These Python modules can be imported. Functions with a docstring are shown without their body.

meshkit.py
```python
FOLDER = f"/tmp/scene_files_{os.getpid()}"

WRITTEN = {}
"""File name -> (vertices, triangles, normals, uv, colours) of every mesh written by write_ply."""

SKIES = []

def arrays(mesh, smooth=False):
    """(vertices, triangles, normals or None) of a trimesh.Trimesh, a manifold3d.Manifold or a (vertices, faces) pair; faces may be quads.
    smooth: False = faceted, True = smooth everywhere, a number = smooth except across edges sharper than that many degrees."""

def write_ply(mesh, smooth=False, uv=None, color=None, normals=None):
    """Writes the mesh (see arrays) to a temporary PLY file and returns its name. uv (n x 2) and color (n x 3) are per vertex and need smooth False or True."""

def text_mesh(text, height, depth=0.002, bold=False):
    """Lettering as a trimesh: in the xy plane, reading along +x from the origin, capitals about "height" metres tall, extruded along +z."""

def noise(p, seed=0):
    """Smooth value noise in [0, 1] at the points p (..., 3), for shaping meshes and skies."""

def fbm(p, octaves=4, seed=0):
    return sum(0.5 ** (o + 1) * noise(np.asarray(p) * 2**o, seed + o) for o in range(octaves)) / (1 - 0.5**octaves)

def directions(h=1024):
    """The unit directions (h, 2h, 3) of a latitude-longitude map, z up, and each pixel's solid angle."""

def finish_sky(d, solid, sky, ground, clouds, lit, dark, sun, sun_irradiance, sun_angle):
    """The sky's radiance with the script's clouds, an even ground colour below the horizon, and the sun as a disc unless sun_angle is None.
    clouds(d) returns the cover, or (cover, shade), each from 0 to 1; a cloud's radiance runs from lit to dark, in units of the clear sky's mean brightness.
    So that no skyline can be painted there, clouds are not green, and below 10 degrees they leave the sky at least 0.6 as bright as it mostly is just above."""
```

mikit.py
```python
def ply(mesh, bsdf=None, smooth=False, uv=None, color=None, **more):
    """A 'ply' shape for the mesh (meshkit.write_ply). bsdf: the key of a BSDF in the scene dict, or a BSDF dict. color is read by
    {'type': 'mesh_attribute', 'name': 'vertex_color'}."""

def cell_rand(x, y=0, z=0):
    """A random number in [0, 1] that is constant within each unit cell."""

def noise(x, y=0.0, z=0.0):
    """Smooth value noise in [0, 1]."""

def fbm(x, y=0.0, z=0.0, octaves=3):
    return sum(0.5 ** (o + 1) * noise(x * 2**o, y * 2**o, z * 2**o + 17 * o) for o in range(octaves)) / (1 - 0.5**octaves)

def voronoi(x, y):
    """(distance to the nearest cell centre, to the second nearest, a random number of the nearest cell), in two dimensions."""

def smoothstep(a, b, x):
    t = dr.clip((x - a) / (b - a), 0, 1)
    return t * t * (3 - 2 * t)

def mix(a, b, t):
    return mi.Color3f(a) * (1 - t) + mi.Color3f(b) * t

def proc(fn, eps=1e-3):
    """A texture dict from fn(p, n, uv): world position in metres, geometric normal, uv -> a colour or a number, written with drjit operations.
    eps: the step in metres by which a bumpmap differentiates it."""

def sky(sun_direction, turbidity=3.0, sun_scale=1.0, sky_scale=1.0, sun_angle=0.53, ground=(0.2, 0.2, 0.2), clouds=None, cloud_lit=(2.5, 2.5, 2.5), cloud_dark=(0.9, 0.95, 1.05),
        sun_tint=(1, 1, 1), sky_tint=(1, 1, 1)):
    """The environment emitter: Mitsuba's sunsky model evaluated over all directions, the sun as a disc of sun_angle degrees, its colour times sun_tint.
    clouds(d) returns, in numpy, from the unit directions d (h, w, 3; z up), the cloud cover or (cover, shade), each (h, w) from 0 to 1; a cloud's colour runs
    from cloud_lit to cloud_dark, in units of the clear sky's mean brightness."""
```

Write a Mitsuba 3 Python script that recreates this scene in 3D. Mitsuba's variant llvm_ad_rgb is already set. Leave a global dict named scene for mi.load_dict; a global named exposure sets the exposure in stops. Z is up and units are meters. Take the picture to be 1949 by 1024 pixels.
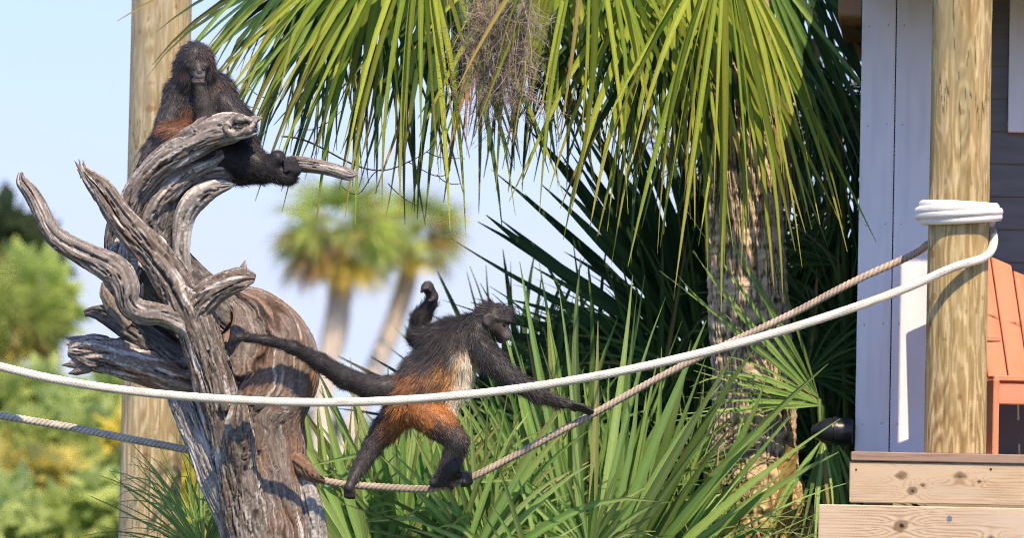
import math
import numpy as np
import trimesh
import mitsuba as mi
import mikit
import meshkit
from scipy.interpolate import CubicSpline, PchipInterpolator

T = mi.ScalarTransform4f
scene, labels = {}, {}

# ------------------------------------------------------------------ camera, sky, exposure
EYE = np.array([0.0, 0.0, 1.2])
FOC, U0, V0 = 6000.0, 600.0, 305.5            # focal length and centre, in pixels of the photograph
PITCH = math.atan((540.0 - V0) / FOC)
ROLL = math.radians(1.15)
FW = np.array([0, math.cos(PITCH), math.sin(PITCH)])
R0 = np.array([1.0, 0, 0])
UP0 = np.array([0, -math.sin(PITCH), math.cos(PITCH)])
RT = R0 * math.cos(ROLL) + UP0 * math.sin(ROLL)
UP = UP0 * math.cos(ROLL) - R0 * math.sin(ROLL)
scene['camera'] = {
    'type': 'thinlens', 'fov': math.degrees(2 * math.atan(600.0 / FOC)), 'fov_axis': 'x',
    'aperture_radius': 0.024, 'focus_distance': 20.0, 'near_clip': 1.0, 'far_clip': 6000.0,
    'to_world': T().look_at(EYE.tolist(), (EYE + FW * 20).tolist(), UP.tolist())}
AZ, EL = math.radians(15.5), math.radians(51.5)
SUN = [math.sin(AZ) * math.cos(EL), -math.cos(AZ) * math.cos(EL), math.sin(EL)]


def thin_cloud(d):
    q = np.stack([d[..., 0] * 2.2, d[..., 1] * 2.2, d[..., 2] * 6.0], -1)
    n = meshkit.fbm(q, 4, 5)
    haze = 0.10 + 0.80 * np.exp(-np.maximum(d[..., 2], 0) / 0.22)
    return np.clip(haze * (0.66 + 0.66 * np.clip((n - 0.36) / 0.3, 0, 1)), 0, 1)


scene['sky'] = mikit.sky(SUN, turbidity=2.6, clouds=thin_cloud, cloud_lit=(1.52, 1.66, 2.06), cloud_dark=(1.3, 1.4, 1.5), sky_tint=(1.22, 1.47, 2.05), sun_tint=(1.06, 1.0, .92), sun_scale=1.12)
exposure = 1.75

# ------------------------------------------------------------------ materials
VC = {'type': 'mesh_attribute', 'name': 'vertex_color'}


def principled(rough, spec=0.4, **k):
    return {'type': 'principled', 'base_color': VC, 'roughness': rough, 'specular': spec, **k}


scene['wood_material'] = principled(0.8, 0.25)
scene['board_material'] = principled(0.65, 0.35)
scene['paint_material'] = principled(0.5, 0.4)
scene['rope_material'] = principled(0.85, 0.2)
scene['plastic_material'] = principled(0.32, 0.5)
scene['soil_material'] = principled(0.95, 0.1)
scene['metal_material'] = principled(0.35, 0.5, metallic=0.8)
scene['fur_material'] = {'type': 'twosided', 'bsdf': principled(0.5, 0.35)}
scene['skin_material'] = principled(0.5, 0.4)
scene['eye_material'] = principled(0.12, 0.5)
scene['leaf_material'] = {'type': 'principledthin', 'base_color': VC, 'roughness': 0.33, 'diff_trans': 0.5, 'eta': 1.45, 'spec_trans': 0.0}
scene['dull_leaf_material'] = {'type': 'principledthin', 'base_color': VC, 'roughness': 0.5, 'diff_trans': 0.3, 'eta': 1.4, 'spec_trans': 0.0}
scene['far_leaf_material'] = {'type': 'principledthin', 'base_color': VC, 'roughness': 0.45, 'diff_trans': 0.9, 'eta': 1.4, 'spec_trans': 0.0}
scene['glass_material'] = {'type': 'thindielectric'}

# ------------------------------------------------------------------ helpers
def at(u, v, Y):
    """The point at distance Y along the view that the photograph shows at pixel (u, v)."""
    return EYE + (FW + RT * (u - U0) / FOC + UP * (V0 - v) / FOC) * Y


def lerp(a, b, t):
    return np.asarray(a, float) * (1 - t) + np.asarray(b, float) * t


def sstep(a, b, x):
    t = np.clip((x - a) / (b - a), 0, 1)
    return t * t * (3 - 2 * t)


def mixc(a, b, t):
    t = np.asarray(t)[..., None]
    return np.asarray(a, float) * (1 - t) + np.asarray(b, float) * t


def unit(v):
    v = np.asarray(v, float)
    return v / np.maximum(np.linalg.norm(v, axis=-1, keepdims=True), 1e-12)


COUNT = {}


def key(name):
    n = COUNT.get(name, 0)
    COUNT[name] = n + 1
    return name if n == 0 else f'{name}_{n:03d}'


def note(k, label=None, cat=None, group=None, kind=None):
    d = labels.setdefault(k, {})
    for a, b in (('label', label), ('category', cat), ('group', group), ('kind', kind)):
        if b:
            d[a] = b
    return k


TURN = None                                   # (centre, angle) that turns what is added about the vertical


def add(k, vf, mat, color, smooth=True):
    v, f = (vf.vertices, vf.faces) if hasattr(vf, 'vertices') else vf
    v = np.array(v, float)
    if TURN is not None:
        c_, s_ = math.cos(TURN[1]), math.sin(TURN[1])
        d = v - TURN[0]
        v = np.stack([d[:, 0] * c_ + d[:, 1] * s_, -d[:, 0] * s_ + d[:, 1] * c_, d[:, 2]], 1) + TURN[0]
    color = np.asarray(color, float)
    if smooth is not True and smooth is not False:
        m = trimesh.graph.smooth_shade(trimesh.Trimesh(v, f, process=False), angle=np.radians(smooth), facet_minarea=None)
        v, f, smooth = np.array(m.vertices), np.array(m.faces), True
    if color.ndim == 1:
        color = np.tile(color, (len(v), 1))
    scene[k] = mikit.ply(trimesh.Trimesh(v, f, process=False), mat, smooth=smooth, color=np.clip(color, 0, 0.95))
    return k


def part(parent, name, vf, mat, color, smooth=True):
    return add(key(f'{parent}__{name}'), vf, mat, color, smooth)


def cat(parts):
    """[(v, f, c)] joined."""
    v, f, c, n = [], [], [], 0
    for a, b, d in parts:
        v.append(a); f.append(np.asarray(b) + n)
        c.append(np.tile(d, (len(a), 1)) if np.ndim(d) == 1 else d)
        n += len(a)
    return (np.vstack(v), np.vstack(f)), np.vstack(c)


def flat(vf, c):
    """Facetted: every face its own vertices."""
    v, f = vf
    return (v[f].reshape(-1, 3), np.arange(f.size).reshape(-1, 3)), (c[f].reshape(-1, 3) if np.ndim(c) == 2 else c)


def cbox(size, bevel=0.004):
    """A box with chamfered edges about the origin."""
    s = np.asarray(size, float) / 2
    b = min(bevel, s.min() * 0.6)
    pts = []
    for sx in (-1, 1):
        for sy in (-1, 1):
            for sz in (-1, 1):
                for k in range(3):
                    q = s - b
                    q[k] = s[k]
                    pts.append(q * [sx, sy, sz])
    h = trimesh.convex.convex_hull(np.array(pts))
    return np.array(h.vertices), np.array(h.faces)


def board(lo, hi, edge=None, bevel=0.004):
    """A chamfered box whose long faces are divided into cells of about the given size."""
    lo, hi = np.minimum(lo, hi), np.maximum(lo, hi)
    if not edge:
        v, f = cbox(hi - lo, bevel)
        return v + (lo + hi) / 2, f
    s = hi - lo
    ax = int(np.argmax(s))
    o = [k for k in range(3) if k != ax]
    w, h = s[o[0]] / 2, s[o[1]] / 2
    b = min(bevel, w * .6, h * .6)
    ring = []
    for (x0, y0), (x1, y1) in (((-w + b, -h), (w - b, -h)), ((w - b, -h), (w, -h + b)), ((w, -h + b), (w, h - b)), ((w, h - b), (w - b, h)), ((w - b, h), (-w + b, h)), ((-w + b, h), (-w, h - b)), ((-w, h - b), (-w, -h + b)), ((-w, -h + b), (-w + b, -h))):
        m = max(1, int(round(math.hypot(x1 - x0, y1 - y0) / edge)))
        ring += [(x0 + (x1 - x0) * q / m, y0 + (y1 - y0) * q / m) for q in range(m)]
    ring = np.array(ring)
    L = s[ax] / 2
    st = np.r_[-L, np.linspace(-L + b, L - b, max(2, int(s[ax] / edge) + 1)), L]
    sc = np.r_[[(w - b) / w], np.ones(len(st) - 2), [(w - b) / w]], np.r_[[(h - b) / h], np.ones(len(st) - 2), [(h - b) / h]]
    V = np.zeros((len(st), len(ring), 3))
    V[..., ax] = st[:, None]
    V[..., o[0]] = ring[:, 0] * sc[0][:, None]
    V[..., o[1]] = ring[:, 1] * sc[1][:, None]
    na, nl = len(ring), len(st)
    i, j = np.meshgrid(np.arange(nl - 1), np.arange(na), indexing='ij')
    p, q = i * na + j, i * na + (j + 1) % na
    F = np.concatenate([np.stack([p, q, q + na], -1).reshape(-1, 3), np.stack([p, q + na, p + na], -1).reshape(-1, 3)])
    V = V.reshape(-1, 3)
    j = np.arange(na)
    F = np.vstack([F, np.stack([(j + 1) % na, j, j * 0 + len(V)], 1), np.stack([j + (nl - 1) * na, (j + 1) % na + (nl - 1) * na, j * 0 + len(V) + 1], 1)])
    V = np.vstack([V, V[:na].mean(0), V[-na:].mean(0)])
    if ax == 1:
        F = F[:, ::-1]
    return V + (lo + hi) / 2, F


def frames(C):
    t = unit(np.gradient(C, axis=0))
    n = np.zeros_like(C)
    ref = np.array([0, 1.0, 0])
    if abs(t[0] @ ref) > 0.9:
        ref = np.array([1.0, 0, 0])
    n[0] = unit(ref - (ref @ t[0]) * t[0])
    for i in range(1, len(C)):
        q = n[i - 1] - (n[i - 1] @ t[i]) * t[i]
        n[i] = unit(q)
    return t, n, np.cross(t, n)


def curve(P, n):
    P = np.asarray(P, float)
    s = np.r_[0, np.cumsum(np.linalg.norm(np.diff(P, axis=0), axis=1))]
    q = np.linspace(0, s[-1], n)
    if len(P) == 2:
        return lerp(P[:1], P[1:], (q / s[-1])[:, None]), s / s[-1], q
    return CubicSpline(s, P)(q) if len(P) > 3 else PchipInterpolator(s, P)(q), s / s[-1], q


def tube(P, R, na, nl, disp=None, close=True, squash=1.0):
    """A tube along the spline through P. Returns (v, f), and for each vertex: angle, arc length, radius. disp(ang, s, r) adds to the radius."""
    C, ps, s = curve(P, nl)
    r = PchipInterpolator(ps, R)(s / s[-1]) if len(R) > 2 else np.interp(s / s[-1], ps, R)
    t, n, b = frames(C)
    a = np.linspace(0, 2 * np.pi, na, endpoint=False)
    A, S = np.meshgrid(a, s)
    RR = np.repeat(r[:, None], na, 1)
    D = RR + (disp(A, S, RR) if disp is not None else 0)
    V = C[:, None] + D[..., None] * (np.cos(A)[..., None] * n[:, None] * squash + np.sin(A)[..., None] * b[:, None])
    i, j = np.meshgrid(np.arange(nl - 1), np.arange(na), indexing='ij')
    p = i * na + j
    q = i * na + (j + 1) % na
    F = np.concatenate([np.stack([p, q, q + na], -1).reshape(-1, 3), np.stack([p, q + na, p + na], -1).reshape(-1, 3)])
    V = V.reshape(-1, 3)
    A, S, RR = A.ravel(), S.ravel(), RR.ravel()
    if close:
        j = np.arange(na)
        F = np.vstack([F, np.stack([(j + 1) % na, j, j * 0 + len(V)], 1), np.stack([j + (nl - 1) * na, (j + 1) % na + (nl - 1) * na, j * 0 + len(V) + 1], 1)])
        V = np.vstack([V, V[:na].mean(0), V[-na:].mean(0)])
        A, S, RR = np.r_[A, 0, 0], np.r_[S, 0, s[-1]], np.r_[RR, r[0], r[-1]]
    return (V, F), A, S, RR


def px(*uvY):
    return [at(*q) for q in uvY]


def tex(*c, o=3, seed=0):
    return meshkit.fbm(np.stack(np.broadcast_arrays(*c), -1), o, seed)


# ------------------------------------------------------------------ ground
g = np.linspace(-1, 1, 61)
gx, gy = np.meshgrid(np.sign(g) * np.abs(g) ** 2.2 * 2500, np.sign(g) * np.abs(g) ** 2.2 * 2500)
gv = np.stack([gx.ravel(), gy.ravel(), 0 * gx.ravel()], 1)
i, j = np.meshgrid(np.arange(60), np.arange(60), indexing='ij')
p = (i * 61 + j).ravel()
gf = np.vstack([np.stack([p, p + 1, p + 62], 1), np.stack([p, p + 62, p + 61], 1)])
n = tex(gv[:, 0] * .05, gv[:, 1] * .05, 0 * gv[:, 0])
add('ground', (gv, gf), 'soil_material', mixc((.055, .075, .03), (.13, .115, .06), sstep(.4, .65, n)))
note('ground', 'grassy sandy ground under the palms', kind='structure')

# ------------------------------------------------------------------ sawn wood and peeled poles
def grain(a, b, seed, light, dark, knots=(), lines=95.0, amount=0.8):
    """Colour of a sawn face: a runs along the board, b across it (metres); knots = [(a, b, r), ...]."""
    F = b * lines + 5.0 * tex(a * 1.1, b * 9, 0 * a + seed) + 1.2 * tex(a * 5, b * 30, 0 * a + seed + 9)
    dmin = np.full(a.shape, 9.0)
    for ka, kb, r in knots:
        d = np.hypot((a - ka) / 1.5, b - kb) / r
        F = F + 3.2 * np.exp(-(d / 2.3) ** 2) * np.sign((b - kb) + 1e-6) * np.minimum(1, np.abs(b - kb) / r)
        d = d * (.72 + .6 * meshkit.noise(np.stack([a * 55, b * 70, 0 * a + ka * 31], -1)))
        dmin = np.minimum(dmin, d)
    ring = (0.5 + 0.5 * np.sin(F * 2 * np.pi)) ** 2.2
    fine = tex(a * 14, b * 420, 0 * a + seed, o=2)
    c = mixc(light, dark, np.clip(ring * amount * sstep(.25, .65, tex(a * 2, b * 14, 0 * a + seed + 3)) + .35 * (fine - .5), 0, 1))
    wear = sstep(.5, .75, tex(a * 3.2, b * 11, 0 * a + seed + 40))
    c = c * (1 - wear[..., None] * .14) + np.array([.40, .38, .36]) * wear[..., None] * .14
    if len(knots):
        c = mixc(c, np.array(dark) * .62, .75 * (1 - sstep(.7, 1.25, dmin))) if False else c + (np.array(dark) * .5 - c) * (.8 * (1 - sstep(.75, 1.2, dmin)))[..., None]
        core = (1 - sstep(.25, .5, dmin)) * sstep(.42, .55, tex(a * 90, b * 90, 0 * a + seed))
        c = c + (np.array([.02, .014, .01]) - c) * core[..., None]
    return c


PINE_L, PINE_D = (.60, .465, .32), (.34, .19, .09)


def pole(name, base, top, r, seed, label, lights, hole=None):
    base, top = np.asarray(base, float), np.asarray(top, float)
    L = np.linalg.norm(top - base)
    na, nl = 190, int(L / .0042)

    def disp(A, S, R):
        x, y = np.cos(A), np.sin(A)
        return .006 * (tex(x * 1.3, y * 1.3, S * .8 + seed) - .5) + .0022 * (tex(x * 9, y * 9, S * 2.2 + seed, o=2) - .5) - .0028 * (sstep(.74, .82, tex(x * 16, y * 16, S * 1.1 + seed + 5, o=1)))

    vf, A, S, R = tube([base, lerp(base, top, .5), top], [r * 1.02, r, r * .985], na, nl, disp)
    x, y = np.cos(A) * r, np.sin(A) * r
    F = 8 * tex(x * 10, y * 10, S * 1.5 + seed, o=3) + 2.2 * tex(x * 45, y * 45, S * 4.5 + seed + 3, o=3)
    ring = .5 + .5 * np.sin(F * 2 * np.pi)
    tan, pale, brown, green = lights
    big = tex(x * 13, y * 13, S * 1.3 + seed + 20)
    c = mixc(tan, pale, sstep(.55, .95, ring))
    c = mixc(c, c * 0 + np.array(brown), .85 * sstep(.45, .05, ring) * sstep(.3, .6, big)) if False else c + (np.array(brown) - c) * (.6 * sstep(.4, .02, ring) * sstep(.36, .62, big))[:, None]
    st = tex(x * 95, y * 95, S * 4 + seed, o=2)
    c = c * (1 + .75 * (st[:, None] - .5))
    gr = sstep(.5, .68, tex(x * 11, y * 11, S * 1.1 + seed + 31))
    c = c + (np.array(green) - c) * (.55 * gr)[:, None]
    ck = meshkit.noise(np.stack([x * 70, y * 70, S * 1.7 + seed + 77], -1))
    c = c * (1 - .72 * sstep(.955, .985, 1 - np.abs(2 * ck - 1)) * sstep(.5, .62, tex(x * 9, y * 9, S * 1.2 + seed + 80)))[:, None]
    c = c * (.94 + .25 * (tex(x * 200, y * 200, S * 30 + seed, o=2) - .5))[:, None]
    k = tex(x * 40, y * 40, S * 18 + seed + 50, o=2)
    c = c + (np.array([.2, .075, .03]) - c) * (.5 * sstep(.72, .8, k))[:, None]
    if hole is not None:
        d = np.linalg.norm((vf[0] - hole) * [1, .3, .6], axis=1)
        c[d < .006] = (.01, .008, .006)
    add(name, vf, 'wood_material', c)
    note(name, label, 'pole')


POLE_C = ((.41, .31, .145), (.56, .45, .25), (.25, .16, .07), (.28, .265, .16))
pb, pt = at(1119, 522, 20.0), at(1125, -40, 20.0)
POST = np.array([pb[0], pb[1], 0])
pole('porch_pole', [POST[0], POST[1], pb[2] - .002], [POST[0], POST[1], 3.6], .118, 3, 'round tan timber pole on the deck with white rope wound round it', POLE_C, hole=at(1103, 101, 19.89))
q = at(176.5, 560, 22.2)
pole('rope_course_pole', [q[0], q[1], -.05], [q[0], q[1], 4.4], .1315, 11, 'tall round tan timber pole behind the dead tree and the sitting monkey', ((.45, .37, .21), (.58, .50, .33), (.32, .235, .12), (.36, .345, .25)))

# ------------------------------------------------------------------ deck
YD = 19.68                                                  # front of the deck
dl = at(997, 519.5, YD)
DECK_Z = dl[2]
DX0, DX1 = dl[0], dl[0] + 3.2
WALL_Y = 21.0
TURN = (np.array([DX0, YD, 0.0]), math.radians(4.6))       # the cabin and its deck stand turned a little


def vspan(u, v0, v1, Y):
    return at(u, v1, Y)[2], at(u, v0, Y)[2]


def wood_board(k, lo, hi, seed, axis=0, across=2, light=PINE_L, dark=PINE_D, knots=(), edge=.008, lines=95.0, amount=.8, mat='board_material', bevel=.004):
    vf = board(lo, hi, edge, bevel)
    v = vf[0]
    c = grain(v[:, axis] * 1.0, v[:, across] + .9 * v[:, 3 - axis - across], seed, light, dark, knots, lines, amount)
    add(k, vf, mat, c, smooth=False)
    return k


def kn(u, v, r, Y=YD):
    p = at(u, v, Y)
    return (p[0], p[2] + .9 * Y, r)


note('deck', 'raised porch deck of pale knotty pine boards under the pole', 'deck')
z0, z1 = vspan(997, 519.5, 530.5, YD)
wood_board('deck__nosing_board', (DX0, YD - .012, z0), (DX1, YD + .14, z1), 4, light=(.36, .25, .19), dark=(.24, .15, .11), lines=60)
YF = YD
z0, z1 = vspan(997, 531.5, 579.5, YF)
wood_board('deck__fascia_board', (DX0 - .004, YF, z0), (DX1, YF + .038, z1), 5, edge=.0045, knots=[kn(1056, 548, .017), kn(1081, 559, .008), kn(1069, 566, .015), kn(1124, 548, .016), kn(1146, 555, .007)])
YG = YD - .01
z0, z1 = vspan(959, 581.5, 632, YG)
wood_board('deck__fascia_board_001', (at(959, 590, YG)[0], YG, z0), (DX1, YG + .038, z1), 6, edge=.0045, light=(.62, .50, .37), knots=[kn(1056, 607, .02, YG), kn(1160, 622, .012, YG)])
zb = z0
for n in range(2):
    wood_board(key('deck__lower_board'), (at(959, 590, YG)[0], YG, zb - .17 * (n + 1)), (DX1, YG + .038, zb - .17 * n - .006), 7 + n, edge=.02)
for n in range(9):
    y = YD + .14 + .006 + n * .146
    wood_board(key('deck__plank'), (DX0, y, DECK_Z - .036), (DX1, y + .14, DECK_Z), 30 + n, across=1, light=(.33, .22, .16), dark=(.2, .12, .08), edge=.03, lines=60)
for n, x in enumerate((DX0 + .1, DX0 + 1.6, DX1 - .1)):
    for y in (YD + .1, WALL_Y + 1.2):
        wood_board(key('deck__support_post'), (x - .05, y - .05, -.1), (x + .05, y + .05, DECK_Z - .037), 50 + n, axis=2, across=0, edge=.05)
wood_board('deck__side_beam', (DX0 + .004, YF + .04, DECK_Z - .2), (DX0 + .04, WALL_Y + 1.3, DECK_Z - .037), 60, axis=1, edge=.03, light=(.2, .14, .1))
for u, v, Y, r in ((1112, 598, YG, .0105), (1003, 541, YF, .004), (1160, 540.5, YF, .0045)):
    c = at(u, v, Y)
    cy = trimesh.creation.cylinder(r, .006, sections=20)
    cy.apply_transform(trimesh.transformations.rotation_matrix(np.pi / 2, [1, 0, 0]))
    cy.apply_translation([c[0], Y - .001, c[2]])
    slot = trimesh.creation.box([r * 1.3, .003, r * .25]); slot.apply_translation([c[0], Y - .0046, c[2]])
    part('deck', 'screw_head', trimesh.util.concatenate([cy]), 'metal_material', (.35, .38, .42) if r > .01 else (.08, .06, .05), smooth=False)

# ------------------------------------------------------------------ cabin
note('cabin', 'cabin with dark grey lap siding and white corner boards', 'cabin')
WX = at(1001, 519, WALL_Y)[0] - .105
xB0, xB1, xB2 = at(1040.5, 519, WALL_Y)[0] - .105, at(1041.8, 519, WALL_Y)[0] - .105, at(1120, 519, WALL_Y)[0] - .1
TOPZ = 3.3


def painted(k, lo, hi, seed, base=(.86, .88, .94)):
    vf = board(lo, hi, .016, .003)
    v = vf[0]
    n = tex(v[:, 0] * 60 + v[:, 1] * 60, v[:, 2] * 3, 0 * v[:, 0] + seed)
    m = tex(v[:, 0] * 6, v[:, 1] * 6, v[:, 2] * 2 + seed)
    add(k, vf, 'paint_material', np.array(base) * (1 - .10 * sstep(.45, .8, n) - .07 * sstep(.5, .8, m))[:, None], smooth=False)


painted('cabin__corner_board', (WX, WALL_Y, DECK_Z + .001), (xB0, WALL_Y + .035, TOPZ), 1)
painted('cabin__corner_board_001', (xB1, WALL_Y + .001, DECK_Z + .001), (xB2, WALL_Y + .035, TOPZ), 2)
painted('cabin__side_corner_board', (WX, WALL_Y + .0355, DECK_Z + .001), (WX + .03, WALL_Y + .15, TOPZ), 3)
sz = at(1170, 182, WALL_Y)[2]
P_ = at(1170, 143.5, WALL_Y)[2] - sz
zz = sz - P_ * 6
n = 0
SX1 = DX1 - .1
wx0, wx1 = at(1181, 145, WALL_Y)[0] - .105, at(1180, 145, WALL_Y)[0] + 1.0
wz0 = at(1190, 145, WALL_Y)[2]
while zz < TOPZ:
    for (a, b) in ([(xB2 + .002, wx0 - .002), (wx1 + .002, SX1)] if zz + P_ > wz0 + .01 else [(xB2 + .002, SX1)]):
        lo, hi = max(zz, DECK_Z + .002), zz + P_ + .012
        if hi - lo < .03:
            continue
        v, f = board((a, WALL_Y + .032, lo), (b, WALL_Y + .05, hi), .013, .003)
        v[:, 1] += np.where(v[:, 1] < WALL_Y + .041, .012 * (v[:, 2] - lo) / (hi - lo), 0)
        w = tex(v[:, 0] * 4, v[:, 2] * 110 + 6 * tex(v[:, 0] * 3, v[:, 2] * 12, 0 * v[:, 0]), 0 * v[:, 0] + n)
        part('cabin', 'siding_board', (v, f), 'paint_material', np.array([.15, .142, .142]) * (.78 + .5 * w)[:, None], smooth=False)
        n += 1
    zz += P_
add('cabin__wall', board((WX + .01, WALL_Y + .0515, DECK_Z + .001), (SX1, WALL_Y + 2.2, TOPZ + .2)), 'paint_material', (.12, .112, .112), smooth=False)
note('cabin__wall')
painted('cabin__window__frame', (wx0, WALL_Y - .004, wz0), (wx0 + .11, WALL_Y + .05, TOPZ), 5)
painted('cabin__window__frame_001', (wx0 + .112, WALL_Y - .002, wz0), (wx1, WALL_Y + .05, wz0 + .09), 6)
add('cabin__window__pane', board((wx0 + .113, WALL_Y + .02, wz0 + .092), (wx1 - .01, WALL_Y + .026, TOPZ)), 'plastic_material', (.03, .035, .04), smooth=False)
ez = at(1000, -34, 20.2)[2]
eave0, eave1 = WALL_Y - .80, WALL_Y + 2.6
sl = .30
rv = np.array([[x, y, ez + (y - eave0) * sl + h] for x in (WX - .11, SX1 + .3) for y in (eave0, eave1) for h in (0, .05)])
h = trimesh.convex.convex_hull(rv)
add('cabin__roof', (np.array(h.vertices), np.array(h.faces)), 'board_material', (.2, .12, .07), smooth=False)
bz = at(996, 7.5, WALL_Y + .1)[2]
wood_board('cabin__roof__beam', (WX - .1, WALL_Y + .04, bz), (WX - .003, WALL_Y + 2.2, bz + .14), 71, axis=1, light=(.35, .19, .09), dark=(.2, .1, .05), edge=.02)

nl_ = trimesh.creation.cylinder(.0038, .003, sections=12)
nl_.apply_transform(trimesh.transformations.rotation_matrix(np.pi / 2, [1, 0, 0]))
for zz in np.arange(DECK_Z + .12, TOPZ - .1, .41):
    for xx in (WX + .03, xB0 - .03, xB1 + .03):
        part('cabin', 'nail_head', (nl_.vertices + [xx, WALL_Y - .0006, zz + .013 * math.sin(40 * xx)], nl_.faces), 'paint_material', (.42, .42, .44), smooth=False)
TURN = None
# ------------------------------------------------------------------ black fixture on the wall
c = at(975, 496, 20.93)
prof = [(0, .0), (.012, .001), (.02, .006), (.03, .02), (.041, .036), (.05, .055), (.0555, .074), (.057, .084), (.0535, .0855), (.0535, .089), (.06, .0905), (.061, .1), (.0605, .106), (.057, .108), (.057, .15), (.057, .165), (0, .165)]
ls = trimesh.creation.revolve(np.array([(r, h) for r, h in prof]), sections=56)
M = np.array([[0, 0, 1, at(951, 496, 20.93)[0]], [0, 1, 0, 20.93 + .06], [-1, 0, 0, c[2]], [0, 0, 0, 1.0]])
ls.apply_transform(M)
note('wall_lamp', 'black cylindrical lamp with a domed end beside the white corner boards', 'lamp')
part('wall_lamp', 'domed_housing', ls, 'plastic_material', (.012, .014, .018), smooth=35)
x1 = at(951, 496, 20.93)[0] + .166
part('wall_lamp', 'mounting_box', board((x1 - .02, 21.0, c[2] - .05), (x1 + .012, 21.3, c[2] + .05)), 'plastic_material', (.013, .014, .018), smooth=False)

# ------------------------------------------------------------------ chair
note('deck_chair', 'orange stained wooden slatted deck chair behind the porch pole', 'chair')
ORL, ORD = (.66, .27, .15), (.46, .15, .07)
CH = at(1220, 500, 20.42)
CZ = DECK_Z + .001
yaw = math.radians(14)
MC = np.array([[math.cos(yaw), math.sin(yaw) * -1, 0], [math.sin(yaw), math.cos(yaw), 0], [0, 0, 1]])


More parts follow.
